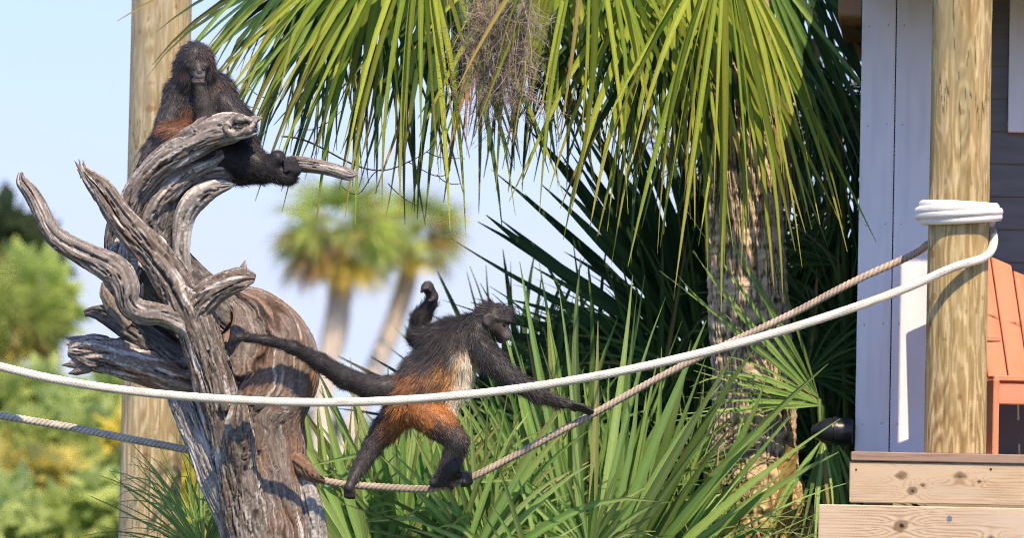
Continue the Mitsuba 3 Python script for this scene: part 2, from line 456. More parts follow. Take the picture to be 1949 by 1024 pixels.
def chair_board(name, size, centre, tilt=0.0, lean=0.0, cut=None, seed=0, along=2):
    """size and centre in the chair's own axes (x right, y back, z up); tilt leans back, lean turns in the plane of the back."""
    v, f = board(-np.asarray(size) / 2, np.asarray(size) / 2, .014)
    if cut:
        h = size[2] / 2
        v = np.array([[x, y, z - cut * max(0, (x * (1 if cut > 0 else 1)) / size[0] + .5) if z > 0 else z] for x, y, z in v])
    c = grain(v[:, along], v[:, 0] if along == 2 else v[:, 2] + v[:, 1], 80 + seed, ORL, ORD, (), 60, .5)
    a, b = math.radians(tilt), math.radians(lean)
    Ry = np.array([[math.cos(b), 0, math.sin(b)], [0, 1, 0], [-math.sin(b), 0, math.cos(b)]])
    Rx = np.array([[1, 0, 0], [0, math.cos(a), math.sin(a)], [0, -math.sin(a), math.cos(a)]])
    v = (v @ Ry.T) @ Rx.T + np.asarray(centre)
    v = v @ MC.T + [CH[0], CH[1], CZ]
    return part('deck_chair', name, (v, f), 'board_material', c, smooth=False)


for n in range(6):
    x = -.255 + n * .087
    top = .86 - .04 * max(0, n - 2) ** 1.25 - .03 * max(0, 1 - n)
    L = top - .27
    chair_board('back_slat', (.082, .02, L), (x - .035 * (L / .55), .26 + .10 * L, .27 + L / 2), tilt=17, lean=-3.5, cut=.04 if n >= 2 else -.0, seed=n)
chair_board('back_rail', (.56, .03, .07), (-.05, .33, .38), along=0, seed=11)
chair_board('back_rail', (.50, .03, .06), (-.07, .43, .70), tilt=17, along=0, seed=12)
for n in range(4):
    chair_board('seat_slat', (.60, .075, .022), (0, -.24 + .085 * n, .30 - .018 * n), along=0, seed=20 + n)
chair_board('front_apron', (.555, .024, .085), (0, -.253, .24), along=0, seed=30)
for n, x in enumerate((-.29, .29)):
    chair_board('front_leg', (.026, .075, .30), (x, -.245, .145), seed=40 + n)
    chair_board('arm', (.11, .60, .024), (x * 1.12, .03, .455), along=1, seed=44 + n)
    chair_board('arm_post', (.026, .06, .15), (x * 1.15, .0, .36), seed=48 + n)
v0 = len(scene)
for n, (x, dx) in enumerate(((-.265, -.0), (.265, 0))):
    k = chair_board('rear_leg', (.028, .09, .62), (x - .01, .20, .145), tilt=72, seed=52 + n)

# ------------------------------------------------------------------ ropes
def rope(k, P, r, base, strands, lay, seed, label, cat_=None, na=28, step=.0035, parent=None, amount=.12):
    L = np.linalg.norm(np.diff(np.asarray(P), axis=0), axis=1).sum()

    def disp(A, S, R):
        w = np.abs(np.cos(strands * .5 * A + S * lay))
        w2 = np.abs(np.cos(strands * .5 * A - S * lay)) if strands > 5 else w
        return R * (amount * (np.maximum(w, w2) - .75)) + R * .05 * (tex(np.cos(A), np.sin(A), S * 40 + seed, o=2) - .5)

    vf, A, S, R = tube(P, [r] * len(P), na, max(12, int(L / step)), disp)
    w = np.abs(np.cos(strands * .5 * A + S * lay))
    if strands > 5:
        w = np.maximum(w, np.abs(np.cos(strands * .5 * A - S * lay)))
    dirt = tex(np.cos(A) * 1.5, np.sin(A) * 1.5, S * 9 + seed)
    c = np.array(base) * (.55 + .45 * sstep(.1, .75, w) - .30 * sstep(.5, .75, dirt) * np.array([1.0]))[:, None]
    c = c * (1 - .25 * sstep(.55, .8, tex(np.cos(A), np.sin(A), S * 2.3 + seed + 4)))[:, None]
    return add(k, vf, 'rope_material', c)


WHITE = (.80, .775, .70)
r_w, r_b = .0164, .0144
pr = .118
# upper white rope: from the left edge past the tree and the monkey to the pole, then five turns
P = px((-520, 215, 19.3), (-300, 315, 19.36), (-150, 371, 19.41), (-60, 402, 19.45), (0, 420, 19.5), (80, 438, 19.55), (160, 449.5, 19.58), (250, 457.5, 19.6), (330, 461.5, 19.62), (420, 461.5, 19.64), (510, 456.5, 19.66), (600, 447, 19.68), (700, 431, 19.7), (800, 409.5, 19.72), (900, 383, 19.75), (1000, 351, 19.78), (1083, 319, 19.83), (1125, 301, 19.853))
cz = P[-1][2]
a0 = math.atan2(P[-1][1] - POST[1], P[-1][0] - POST[0])
for a, z in ((-40, .045), (-15, .085), (10, .135), (60, .19), (120, .205), (180, .215)):
    b = math.radians(a)
    P.append(np.array([POST[0] + (pr + r_w + .003) * math.cos(b), POST[1] + (pr + r_w + .003) * math.sin(b), cz + z]))
rope('upper_rope', P, r_w, WHITE, 8, 190, 1, 'x', amount=.13, step=.003)
note('upper_rope', 'long white braided rope sagging in front of the tree and the walking monkey', 'rope')
za = at(1119, 236, 19.86)[2]
turns = [(.052, -.004), (.042, .016), (.064, -.018), (.03, .005)]
P = []
zs = [at(1119, v, 19.86)[2] for v in (247, 240.5, 236, 229)]
rr = [pr + r_w + .004, pr + r_w + .02, pr + r_w + .022, pr + r_w + .006]
N = 18
for t_ in range(4):
    for m in range(N):
        f_ = (t_ + m / N)
        i0 = min(int(f_), 3); i1 = min(i0 + 1, 3); w = f_ - int(f_)
        a = 2 * np.pi * m / N + .3
        w = sstep(.55, 1, w)
        wob = .0045 * math.sin(a * 1.0 + t_ * 1.7)
        P.append(np.array([POST[0] + lerp(rr[i0], rr[i1], w) * math.cos(a), POST[1] + lerp(rr[i0], rr[i1], w) * math.sin(a), lerp(zs[i0], zs[i1], w) + wob]))
rope('rope_coil', P, r_w, (.88, .87, .86), 8, 190, 2, 'x', amount=.13, step=.003)
note('rope_coil', 'white rope wound several times round the porch pole', 'rope')
BROWN = (.50, .42, .34)
P = px((362, 548, 19.98), (376, 553, 20.0), (405, 558.5, 20.0), (440, 561, 20.0), (480, 563.5, 20.0), (515, 562, 20.0), (545, 553.5, 20.0), (580, 537, 20.0), (640, 505, 20.0), (700, 473, 20.01), (780, 429, 20.02), (860, 390, 20.04), (940, 352, 20.08), (1020, 311, 20.12), (1082, 281, 20.15))
for a in (150, 120, 90, 60, 20, 0):
    b = math.radians(a)
    P.append(np.array([POST[0] + (pr + r_b + .002) * math.cos(b), POST[1] + (pr + r_b + .002) * math.sin(b), P[-1][2] + .012]))
rope('lower_rope', P, r_b, BROWN, 3, 170, 3, 'x', na=24, amount=.22)
note('lower_rope', 'grey brown twisted rope that the walking monkey stands on', 'rope')
P = px((-520, 330, 20.3), (-280, 410, 20.33), (-70, 462, 20.35), (0, 477.5, 20.35), (80, 491, 20.33), (140, 503, 20.3), (205, 515, 20.25), (250, 524, 20.2), (290, 531, 20.1))
rope('left_rope', P, .0155, (.66, .62, .54), 3, 170, 4, 'x', na=24, amount=.2)
note('left_rope', 'pale rope running left from the dead tree trunk across the tall pole', 'rope')

# ------------------------------------------------------------------ the dead tree
def limb(name, pts, radii, seed, tone, na=None, step=.0042, ridge=1.0, lump=.10, crack=1.0, twist=0.0, parent='dead_tree', squash=1.0, label=None):
    """A weathered limb: pts = [(u, v, Y)], radii in pixels of the photograph."""
    P = px(*pts)
    R = [r * q[2] / FOC for r, q in zip(radii, pts)]
    L = np.linalg.norm(np.diff(np.array(P), axis=0), axis=1).sum()
    rm = float(np.mean(R))
    na = na or int(np.clip(2 * np.pi * rm / .0042, 36, 400))
    k1 = rm / .021
    store = {}

    def disp(A, S, RR):
        a = A + twist * S
        x, y = np.cos(a), np.sin(a)
        warp = .35 * (tex(x * 1.5, y * 1.5, S * 9 + seed + 7) - .5)
        x, y = np.cos(a + warp), np.sin(a + warp)
        g1 = meshkit.noise(np.stack([x * k1, y * k1, S * 3.2 + seed], -1))
        g2 = meshkit.noise(np.stack([x * k1 * 2.3, y * k1 * 2.3, S * 6 + seed + 31], -1))
        g3 = meshkit.noise(np.stack([x * k1 * 5, y * k1 * 5, S * 11 + seed + 57], -1))
        r1, r2 = 1 - np.abs(2 * g1 - 1), 1 - np.abs(2 * g2 - 1)
        low = tex(x * 1.2, y * 1.2, S * 4.5 + seed + 90, o=2) - .5
        cut = sstep(.86, .97, r1) * sstep(.35, .6, tex(x * 2, y * 2, S * 4 + seed + 70, o=2))
        cut2 = sstep(.86, .98, r2)
        store['cut'], store['g1'], store['g2'], store['g3'], store['low'], store['x'], store['y'] = cut, g1, g2, g3, low, x, y
        amp = np.minimum(RR, .075)
        gc = meshkit.noise(np.stack([x * 3.4 + 5, y * 3.4, S * 1.5 + seed + 120], -1))
        chk = sstep(.93, .99, 1 - np.abs(2 * gc - 1)) * sstep(.38, .55, tex(x * 1.5 + 9, y * 1.5, S * 2.6 + seed + 130, o=2))
        store['chk'] = chk
        jag = meshkit.noise(np.stack([x * 2.6, y * 2.6, 0 * S + seed + 140], -1))
        endf = sstep(L - (1.6 * R[-2] + .012) * (.4 + 1.2 * jag), L, S)
        return RR * lump * 2.4 * low + amp * ridge * (.11 * (g1 - .5) + .09 * (g2 - .5) + .07 * (g3 - .5)) - amp * crack * (.22 * cut + .09 * cut2) - amp * .26 * chk - RR * endf * (.15 + .55 * jag)

    vf, A, S, RR = tube(P, R, na, max(20, int(L / step)), disp, squash=squash)
    n = len(vf[0]) - 2
    q = {k_: np.r_[v.ravel(), v.ravel()[0], v.ravel()[-1]] for k_, v in store.items()}
    x, y = q['x'], q['y']
    fine = tex(x * k1 * 6, y * k1 * 6, S * 20 + seed, o=2)
    streak = tex(x * k1 * 1.6, y * k1 * 1.6, S * 5 + seed + 3, o=3)
    blot = tex(x * 2.2, y * 2.2, S * 7 + seed + 8, o=3)
    speck = tex(x * rm * 130, y * rm * 130, S * 130 + seed, o=2)
    grey, brown, white, w_amt, b_amt = tone
    c = mixc(grey, (.29, .265, .25), sstep(.45, .8, fine))
    bt = sstep(.62 - .35 * b_amt, .85 - .35 * b_amt, blot)
    c = c + (np.array(brown) * (.75 + .6 * fine[:, None]) - c) * bt[:, None]
    wt = sstep(.74 - .34 * w_amt, .82 - .30 * w_amt, streak) * sstep(.3, .55, speck * .55 + blot * .45)
    c = c + (np.array(white) - c) * (.9 * wt)[:, None]
    sp = sstep(.64, .70, speck) * w_amt
    c = c + (np.array([.6, .58, .55]) - c) * (.7 * sp)[:, None]
    ln = meshkit.noise(np.stack([x * rm * 260, y * rm * 260, S * 7 + seed + 2], -1))
    c = c * (.70 + .58 * sstep(.2, .75, ln))[:, None]
    c = c * (1 - .34 * np.clip(q['cut'] + .5 * sstep(.9, 1, 1 - np.abs(2 * q['g2'] - 1)), 0, 1))[:, None]
    c = c * (1 - .55 * q['chk'])[:, None]
    k = part(parent, name, vf, 'wood_material', c)
    if label:
        note(k, label)
    return k


GREY, BROWN, WHT = (.165, .150, .138), (.185, .12, .085), (.62, .595, .565)
note('dead_tree', 'bare weathered grey dead tree with a thick trunk and broken limbs', 'tree')
t_trunk = ((.18, .148, .13), (.195, .125, .09), WHT, .30, .6)
t_grey = ((.21, .19, .175), (.19, .14, .11), WHT, .48, .3)
t_white = ((.27, .255, .24), (.2, .15, .11), (.64, .62, .59), .85, .15)
t_front = ((.165, .138, .118), (.15, .11, .085), WHT, .46, .35)
t_dark = ((.10, .095, .095), (.13, .10, .08), (.5, .48, .46), .12, .2)
limb('trunk', [(318, 915, 20.03), (317, 780, 20.03), (316, 660, 20.03), (315, 611, 20.03), (306, 565, 20.03), (299, 515, 20.04), (296, 468, 20.05), (309, 425, 20.06), (305, 385, 20.08), (288, 352, 20.1), (266, 335, 20.12)], [84, 70, 62, 56, 53, 56, 62, 65, 62, 49, 18], 1, t_trunk, lump=.10, ridge=.8, crack=.7, label='massive brown trunk with a bulging rounded shoulder')
limb('buttress', [(285, 915, 19.9), (300, 760, 19.92), (300, 660, 19.93), (285, 611, 19.92), (268, 575, 19.91), (250, 530, 19.92), (232, 487, 19.95), (217, 455, 19.98), (196, 432, 20.0)], [40, 33, 30, 28, 26, 25, 24, 23, 14], 2, t_white, lump=.12)
limb('front_limb', [(296, 640, 19.87), (284, 580, 19.85), (270, 510, 19.83), (256, 455, 19.81), (243, 410, 19.80), (229, 372, 19.79), (219, 345, 19.79), (205, 318, 19.8)], [30, 27, 25, 24, 24, 25, 25, 18], 3, t_front, lump=.12, ridge=1.3, label='twisting front limb streaked with white')
limb('forked_branch', [(226, 372, 19.79), (206, 366, 19.76), (184, 359, 19.74), (163, 356, 19.73), (150, 345, 19.72), (148, 328, 19.71), (140, 313, 19.72), (112, 294, 19.73), (84, 280, 19.74), (64, 266, 19.75), (50, 244, 19.76), (36, 216, 19.77), (27, 203, 19.78), (25, 192, 19.78)], [18, 15, 13.5, 13.5, 14, 16.5, 18, 16, 13, 11.5, 10.5, 9, 8, 4.5], 4, t_grey, lump=.16, ridge=1.3)
limb('branch_stub', [(72, 277, 19.74), (66, 280, 19.735), (60, 282, 19.73)], [4, 2.5, .8], 44, t_grey, na=16)
limb('upright_branch', [(240, 400, 19.79), (228, 366, 19.78), (212, 335, 19.78), (194, 306, 19.79), (172, 280, 19.8), (150, 256, 19.81), (131, 230, 19.82), (116, 209, 19.83), (104, 196, 19.83), (95, 183, 19.84)], [19, 22, 22, 20.5, 19.5, 17.5, 15.5, 13, 9, 4], 5, t_front, lump=.12, ridge=1.3, label='straight branch rising left with a splintered tip')
for n_, (u1, v1) in enumerate(((87, 178), (92, 176), (97, 177), (90, 188))):
    limb('splinter', [(101 - n_, 198, 19.83), (lerp(101, u1, .6) + 0, lerp(198, v1, .6) + 0, 19.83), (u1, v1, 19.83)], [3.6, 2.2, .5], 50 + n_, t_grey, na=12)
limb('right_stub', [(222, 385, 19.80), (228, 358, 19.77), (241, 338, 19.75), (258, 327, 19.74), (276, 319, 19.73), (291, 316, 19.73), (299, 317, 19.73)], [15, 19, 18, 15.5, 14.5, 12.5, 7], 6, t_front, lump=.1, ridge=1.3, label='broken stub with a pointed tip, bent to the right')
limb('splinter', [(284, 313, 19.73), (286, 303, 19.73), (287.5, 295, 19.73)], [7.5, 4.5, .6], 60, t_front, na=16)
# rear stem that leans out and carries the upper limbs
limb('rear_stem', [(262, 380, 20.1), (216, 345, 20.1), (182, 312, 20.1), (168, 285, 20.1), (172, 255, 20.1), (185, 226, 20.09), (208, 203, 20.08), (232, 192, 20.06)], [42, 46, 47, 47, 44, 38, 30, 20], 7, ((.085, .082, .085), (.11, .09, .075), (.5, .48, .46), .10, .25), lump=.08, label='dark hollow rear stem')
limb('bleached_strip', [(150, 350, 20.04), (148, 325, 20.02), (147, 300, 20.01), (149, 272, 20.0), (156, 244, 20.0)], [27, 27, 25, 19, 10], 8, t_white, lump=.1)
limb('bleached_strip', [(226, 322, 20.02), (214, 296, 20.0), (213, 262, 19.99), (219, 238, 19.985), (233, 221, 19.98), (250, 211, 19.975), (270, 207, 19.97), (277, 206, 19.97)], [7, 10, 11.5, 13, 14.5, 12, 5, 1], 9, t_white, lump=.14)
limb('upper_limb', [(140, 262, 19.99), (150, 236, 19.97), (163, 210, 19.95), (182, 186, 19.93), (205, 168, 19.92), (230, 155, 19.91), (252, 146, 19.90), (272, 141, 19.90), (290, 139, 19.9), (301, 139, 19.9)], [8, 14, 16, 17, 19, 19.5, 19, 19, 17, 9], 10, t_grey, lump=.12, ridge=1.6, label='arching upper limb under the sitting monkey, ending in a knot')
limb('upper_limb_shadow_side', [(170, 250, 20.02), (186, 214, 20.0), (212, 192, 19.99), (240, 178, 19.98), (262, 170, 19.97)], [20, 22, 20, 15, 7], 13, t_grey, lump=.1, ridge=1.4)
a = np.linspace(0, 2 * np.pi, 25)
kx = at(281, 138, 19.845)
ring = [kx + np.array([math.cos(b) * .050, -.012 + .006 * math.sin(3 * b), math.sin(b) * .029 + .008 * math.cos(b)]) for b in a]
vf, A, S, RR = tube(ring, [.014 + .004 * math.sin(5 * b) for b in a], 20, 120, lambda A, S, R: .35 * R * (tex(np.cos(A) * 2, np.sin(A) * 2, S * 25) - .4))
part('dead_tree', 'knot_ring', vf, 'wood_material', mixc((.16, .14, .125), (.45, .43, .40), sstep(.4, .7, tex(vf[0][:, 0] * 90, vf[0][:, 1] * 60, vf[0][:, 2] * 90))))
kv = trimesh.creation.icosphere(subdivisions=4)
v = kv.vertices * [.043, .02, .023]
v = v * (1 + .5 * (tex(v[:, 0] * 90, v[:, 1] * 90, v[:, 2] * 90)[:, None] - .5)) + kx + [0, .004, 0]
part('dead_tree', 'knot_core', (v, kv.faces), 'wood_material', mixc((.05, .045, .04), (.3, .28, .25), sstep(.5, .7, tex(v[:, 0] * 120, v[:, 1] * 120, v[:, 2] * 120))))
limb('splinter', [(276, 150, 19.86), (290, 149, 19.85), (302, 146, 19.85)], [5, 3.2, .6], 61, t_white, na=14)
limb('splinter', [(292, 134, 19.86), (303, 129, 19.86), (308, 128, 19.86)], [6, 4, .8], 62, t_grey, na=14)
limb('splinter', [(226, 140, 19.88), (236, 130, 19.88), (242, 126, 19.88)], [4, 3, .8], 63, t_grey, na=14)
limb('long_branch', [(205, 203, 20.02), (245, 190, 20.03), (290, 187, 20.04), (330, 183, 20.05), (365, 184, 20.05), (395, 190, 20.05), (411, 194, 20.05), (419, 193, 20.05)], [20, 15, 12, 10, 8.5, 8, 7.5, 3.5], 11, t_grey, lump=.12, ridge=1.4, label='long thin branch reaching right past the sitting monkey')
limb('left_stub', [(220, 425, 20.0), (190, 402, 19.98), (160, 381, 19.97), (135, 366, 19.96), (114, 357, 19.96), (99, 358, 19.96)], [14, 17, 16, 13, 10, 7], 12, t_dark, lump=.12, ridge=1.3)
limb('left_stub_chip', [(150, 372, 19.94), (132, 350, 19.93), (122, 332, 19.93), (120, 321, 19.93)], [9, 9, 6, 2], 15, t_grey)
limb('broken_limb', [(250, 446, 19.99), (215, 434, 19.97), (180, 422, 19.96), (145, 411, 19.95), (112, 404, 19.94), (90, 402, 19.94), (80, 401, 19.94)], [24, 25, 24, 23, 23, 20, 12], 16, ((.21, .17, .15), (.27, .16, .11), WHT, .6, .45), lump=.14, ridge=1.5, label='thick broken limb jutting left with a jagged end')
for n_, (a_, b_) in enumerate((((110, 392), (76, 386)), ((105, 412), (72, 418)), ((112, 398), (78, 394)), ((104, 420), (80, 428)))):
    limb('splinter', [(*a_, 19.93), ((a_[0] + b_[0]) / 2, (a_[1] + b_[1]) / 2 + 1, 19.925), (*b_, 19.925)], [8, 6, 1.5], 70 + n_, t_grey, na=20)
limb('front_stub', [(281, 560, 19.82), (281, 530, 19.79), (281, 505, 19.765), (281, 485, 19.745), (281, 470, 19.735), (281, 460, 19.735)], [12, 17, 20, 21, 20, 12], 17, t_front, lump=.14, label='short broken stub on the front of the trunk')
for n_, (a_, b_) in enumerate((((262, 470), (258, 455)), ((275, 462), (284, 451)), ((292, 463), (312, 452)), ((300, 470), (318, 458)))):
    limb('splinter', [(*a_, 19.73), ((a_[0] + b_[0]) / 2, (a_[1] + b_[1]) / 2 - 1, 19.72), (*b_, 19.725)], [6, 4.5, 1.2], 80 + n_, t_dark, na=18)
limb('burl', [(346, 528, 19.97), (356, 538, 19.94), (364, 546, 19.94), (372, 551, 19.96), (379, 554, 19.99)], [9, 11, 9.5, 6.5, 4.5], 18, ((.2, .14, .10), (.22, .13, .085), WHT, .2, .7), lump=.2, ridge=1.8, twist=9, label='reddish brown knob where the rope enters the trunk')
limb('burl', [(372, 640, 19.98), (367, 600, 19.97), (362, 570, 19.97), (352, 540, 19.97)], [12, 14, 13, 8], 19, t_white, lump=.14)

# ------------------------------------------------------------------ monkeys
def net(D, lo, h):
    """The zero surface of the grid D (surface nets): vertices and triangles."""
    s = D < 0
    nx, ny, nz = D.shape
    acc = np.zeros((nx - 1, ny - 1, nz - 1, 3), np.float32)
    num = np.zeros((nx - 1, ny - 1, nz - 1), np.float32)
    edges = []
    for ax in range(3):
        a = [slice(None)] * 3; b = [slice(None)] * 3
        a[ax], b[ax] = slice(0, -1), slice(1, None)
        cross = s[tuple(a)] != s[tuple(b)]
        idx = np.argwhere(cross)
        i2 = idx.copy(); i2[:, ax] += 1
        da, db = D[tuple(idx.T)], D[tuple(i2.T)]
        p = idx.astype(np.float32)
        p[:, ax] += da / (da - db)
        o1, o2 = (ax + 1) % 3, (ax + 2) % 3
        ok = (idx[:, o1] > 0) & (idx[:, o2] > 0) & (idx[:, o1] < D.shape[o1] - 1) & (idx[:, o2] < D.shape[o2] - 1)
        idx, p, flip = idx[ok], p[ok], (da < 0)[ok]
        cells = []
        for e, g_ in ((-1, -1), (0, -1), (0, 0), (-1, 0)):
            c = idx.copy(); c[:, o1] += e; c[:, o2] += g_
            np.add.at(acc, tuple(c.T), p)
            np.add.at(num, tuple(c.T), 1)
            cells.append(c)
        edges.append((cells, flip))
    used = num > 0
    ids = -np.ones(num.shape, int)
    ids[used] = np.arange(used.sum())
    V = acc[used] / num[used][:, None] * h + lo
    F = []
    for cells, flip in edges:
        q = np.stack([ids[tuple(c.T)] for c in cells], 1)
        q[~flip] = q[~flip][:, ::-1]
        F += [q[:, [0, 1, 2]], q[:, [0, 2, 3]]]
    return V, np.vstack(F)


def cone_dist(p, a, ra, b, rb):
    ab = b - a
    t = np.clip(((p - a) @ ab) / max(ab @ ab, 1e-9), 0, 1)
    return np.linalg.norm(p - a - t[..., None] * ab, axis=-1) - (ra + (rb - ra) * t)


def flesh(prims, h=.0045):
    """prims: (a, ra, b, rb, blend, tag)"""
    lo = np.min([np.minimum(q[0] - q[1], q[2] - q[3]) for q in prims], 0) - .03
    hi = np.max([np.maximum(q[0] + q[1], q[2] + q[3]) for q in prims], 0) + .03
    n = np.ceil((hi - lo) / h).astype(int) + 1
    D = np.full(n, .2, np.float32)
    for a, ra, b, rb, k, tag in prims:
        i0 = np.clip(np.floor((np.minimum(a - ra, b - rb) - .035 - lo) / h).astype(int), 0, n - 1)
        i1 = np.clip(np.ceil((np.maximum(a + ra, b + rb) + .035 - lo) / h).astype(int), 0, n - 1) + 1
        sl = tuple(slice(x, y) for x, y in zip(i0, i1))
        g_ = np.stack(np.meshgrid(*[lo[m] + h * np.arange(i0[m], i1[m]) for m in range(3)], indexing='ij'), -1)
        d = cone_dist(g_, a, ra, b, rb).astype(np.float32)
        e = D[sl]
        w = np.clip(.5 + .5 * (d - e) / k, 0, 1)
        D[sl] = d * (1 - w) + e * w - k * w * (1 - w)
    return net(D, lo, h)


def uvof(p):
    d = p - EYE
    z = d @ FW
    return U0 + FOC * (d @ RT) / z, V0 - FOC * (d @ UP) / z


def chain(prims, pts, k, tag, flow=1.0):
    """pts: (u, v, Y, r) with r in pixels"""
    for q, w in zip(pts[:-1], pts[1:]):
        prims.append((at(*q[:3]), q[3] * q[2] / FOC, at(*w[:3]), w[3] * w[2] / FOC, k, (tag, flow)))


def monkey(name, prims, colour, length, n_hair, seed, label, flow_over=None, hair_width=.0012, lift=.42, bare=()):
    V, F = flesh(prims)
    V = V.astype(float)
    E_ = np.unique(np.sort(np.vstack([F[:, [0, 1]], F[:, [1, 2]], F[:, [2, 0]]]), 1), axis=0)
    deg = np.bincount(E_.ravel(), minlength=len(V))[:, None] + 1e-9
    for lam in (.5, -.5, .5, -.5, .5, -.45):
        acc = np.zeros_like(V)
        np.add.at(acc, E_[:, 0], V[E_[:, 1]])
        np.add.at(acc, E_[:, 1], V[E_[:, 0]])
        V = V + lam * (acc / deg - V)
    rng = np.random.default_rng(seed)
    tags = [q[5][0] for q in prims]

    def look_at_prims(P):
        d = np.stack([cone_dist(P, *q[:4]) for q in prims], 1)
        near = d.argmin(1)
        w = np.exp(-(d - d.min(1, keepdims=True)) / .014)
        ax = np.stack([unit(q[2] - q[0]) * q[5][1] if np.linalg.norm(q[2] - q[0]) > 1e-6 else np.zeros(3) for q in prims])
        return near, (w @ ax) / w.sum(1, keepdims=True)

    near, fl = look_at_prims(V)
    tg = np.array(tags)[near]
    c = colour(V, tg, rng)
    add(name, (V, F), 'skin_material', c * np.where(np.isin(tg, ('face', 'hand')), 1.0, .75)[:, None])
    note(name, label, 'monkey')
    m = trimesh.Trimesh(V, F, process=False)
    tri = m.triangles
    area = m.area_faces
    tw = {t: (0.0 if length(t) <= 0 else 1.0) for t in set(tags)}
    ft = tg[F[:, 0]]
    pr_ = area * np.array([tw[t] for t in ft])
    fi = rng.choice(len(F), n_hair, p=pr_ / pr_.sum())
    b = rng.random((n_hair, 2))
    b[b.sum(1) > 1] = 1 - b[b.sum(1) > 1]
    t3 = tri[fi]
    P = t3[:, 0] + (t3[:, 1] - t3[:, 0]) * b[:, :1] + (t3[:, 2] - t3[:, 0]) * b[:, 1:]
    N = m.face_normals[fi]
    near, fl = look_at_prims(P)
    tg = np.array(tags)[near]
    if flow_over is not None:
        fl = flow_over(P, N, tg, fl)
    for q_, r_ in bare:
        keep_ = np.linalg.norm(P - q_, axis=1) > r_
        P, N, tg, fl = P[keep_], N[keep_], tg[keep_], fl[keep_]
    n_hair = len(P)
    fl = fl - (fl * N).sum(1, keepdims=True) * N
    fl = unit(fl + 1e-6)
    L = np.array([length(t) for t in tg]) * rng.uniform(.55, 1.15, n_hair)
    clump = np.stack([meshkit.noise(P * 60 + 50 * q, 3 + q) for q in range(3)], 1) - .5
    d0 = unit(fl + N * (lift + .25 * rng.normal(size=(n_hair, 1)).clip(-1, 1)) + .22 * rng.normal(size=(n_hair, 3)) + .9 * clump)
    d1 = unit(d0 + .35 * fl + np.array([0, 0, -.28]))
    side = unit(np.cross(d0, N) + .35 * rng.normal(size=(n_hair, 3)))
    w = hair_width * rng.uniform(.7, 1.25, (n_hair, 1)) * np.clip(L / .02, .45, 1)[:, None]
    p0 = P - N * .001
    p1 = p0 + d0 * L[:, None] * .5
    p2 = p1 + d1 * L[:, None] * .5
    hv = np.stack([p0 - side * w / 2, p0 + side * w / 2, p1 - side * w * .42, p1 + side * w * .42, p2], 1)
    k = np.arange(n_hair)[:, None] * 5
    hf = np.concatenate([k + [0, 1, 3], k + [0, 3, 2], k + [2, 3, 4]], 0)
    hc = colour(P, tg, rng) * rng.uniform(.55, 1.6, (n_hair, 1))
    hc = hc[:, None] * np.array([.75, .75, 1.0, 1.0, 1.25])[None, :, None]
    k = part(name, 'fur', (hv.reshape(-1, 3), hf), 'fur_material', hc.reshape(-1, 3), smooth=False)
    note(k, kind='stuff')
    return V, F


BLACK, RUST, CREAM, GREYF = np.array([.037, .035, .037]), np.array([.50, .205, .065]), np.array([.95, .86, .66]), np.array([.15, .135, .13])
pr_ = []
chain(pr_, [(552, 381, 19.97, 22), (528, 400, 19.97, 33), (498, 440, 19.98, 31), (477, 463, 19.99, 25)], .03, 'torso')
chain(pr_, [(536, 412, 19.95, 22), (533, 440, 19.96, 17), (519, 466, 19.97, 17)], .03, 'belly')
chain(pr_, [(576, 366, 19.96, 18.5), (555, 379, 19.97, 15)], .03, 'head', 1)
chain(pr_, [(591, 361, 19.955, 11), (576, 362, 19.96, 18.5)], .02, 'head', 1)
chain(pr_, [(584, 373, 19.935, 11), (591, 381, 19.93, 8.5)], .012, 'face')
chain(pr_, [(592, 385.5, 19.93, 5.2), (587, 387, 19.94, 6)], .008, 'face')
chain(pr_, [(583, 364.5, 19.905, 3.6), (597, 366.5, 19.925, 4)], .006, 'brow', 0)
chain(pr_, [(572.5, 363, 19.90, 3.8), (571, 370, 19.898, 3.4)], .003, 'ear', 0)
chain(pr_, [(573, 359.5, 19.893, 2.5), (568.5, 361.5, 19.893, 2.4), (568, 368, 19.893, 2.4)], .003, 'ear', 0)
chain(pr_, [(553, 388, 19.93, 17), (577, 414, 19.88, 14), (600, 435, 19.86, 11.5)], .022, 'arm')
chain(pr_, [(600, 435, 19.86, 11.5), (628, 452, 19.88, 9.5), (656, 463, 19.94, 6)], .012, 'arm')
chain(pr_, [(656, 463, 19.94, 5.5), (672, 465, 19.96, 5)], .008, 'hand')
for n_, (du, dv, dy, e) in enumerate(((0, -2, -.012, 1.0), (2, 0, -.004, 1.1), (0, 2, .006, 1.05), (-3, 3.5, .014, .9))):
    chain(pr_, [(672 + du * .5, 465 + dv, 19.955 + dy, 2.5), (683 + du, 467.5 + dv, 19.96 + dy, 2.2), (672 + 21 * e, 473 + dv * .8, 19.975 + dy, 1.9)], .003, 'hand')
chain(pr_, [(664, 466, 19.96, 2.4), (674, 472, 19.98, 2.0)], .003, 'hand')
chain(pr_, [(527, 380, 20.05, 17), (504, 388, 20.10, 14), (489, 386, 20.12, 11)], .02, 'arm')
chain(pr_, [(489, 386, 20.12, 12), (493, 364, 20.12, 11), (504, 347, 20.11, 7.5)], .012, 'arm')
chain(pr_, [(504, 348, 20.11, 7), (507, 338, 20.10, 6.6), (502, 328, 20.09, 7)], .007, 'hand')
for n_, (du, dv, dy) in enumerate(((-4, 1, -.012), (-1.5, -2, -.018), (2, -2.5, -.016), (4.5, 0, -.01))):
    chain(pr_, [(502 + du * .9, 329 + dv * .6, 20.085, 2.8), (500.5 + du * 1.1, 324.5 + dv, 20.075 + dy * .5, 2.7), (499 + du * 1.1, 331 + dv, 20.06 + dy, 2.3)], .003, 'hand')
chain(pr_, [(508, 341, 20.08, 2.6), (503, 343, 20.06, 2.2)], .003, 'hand')
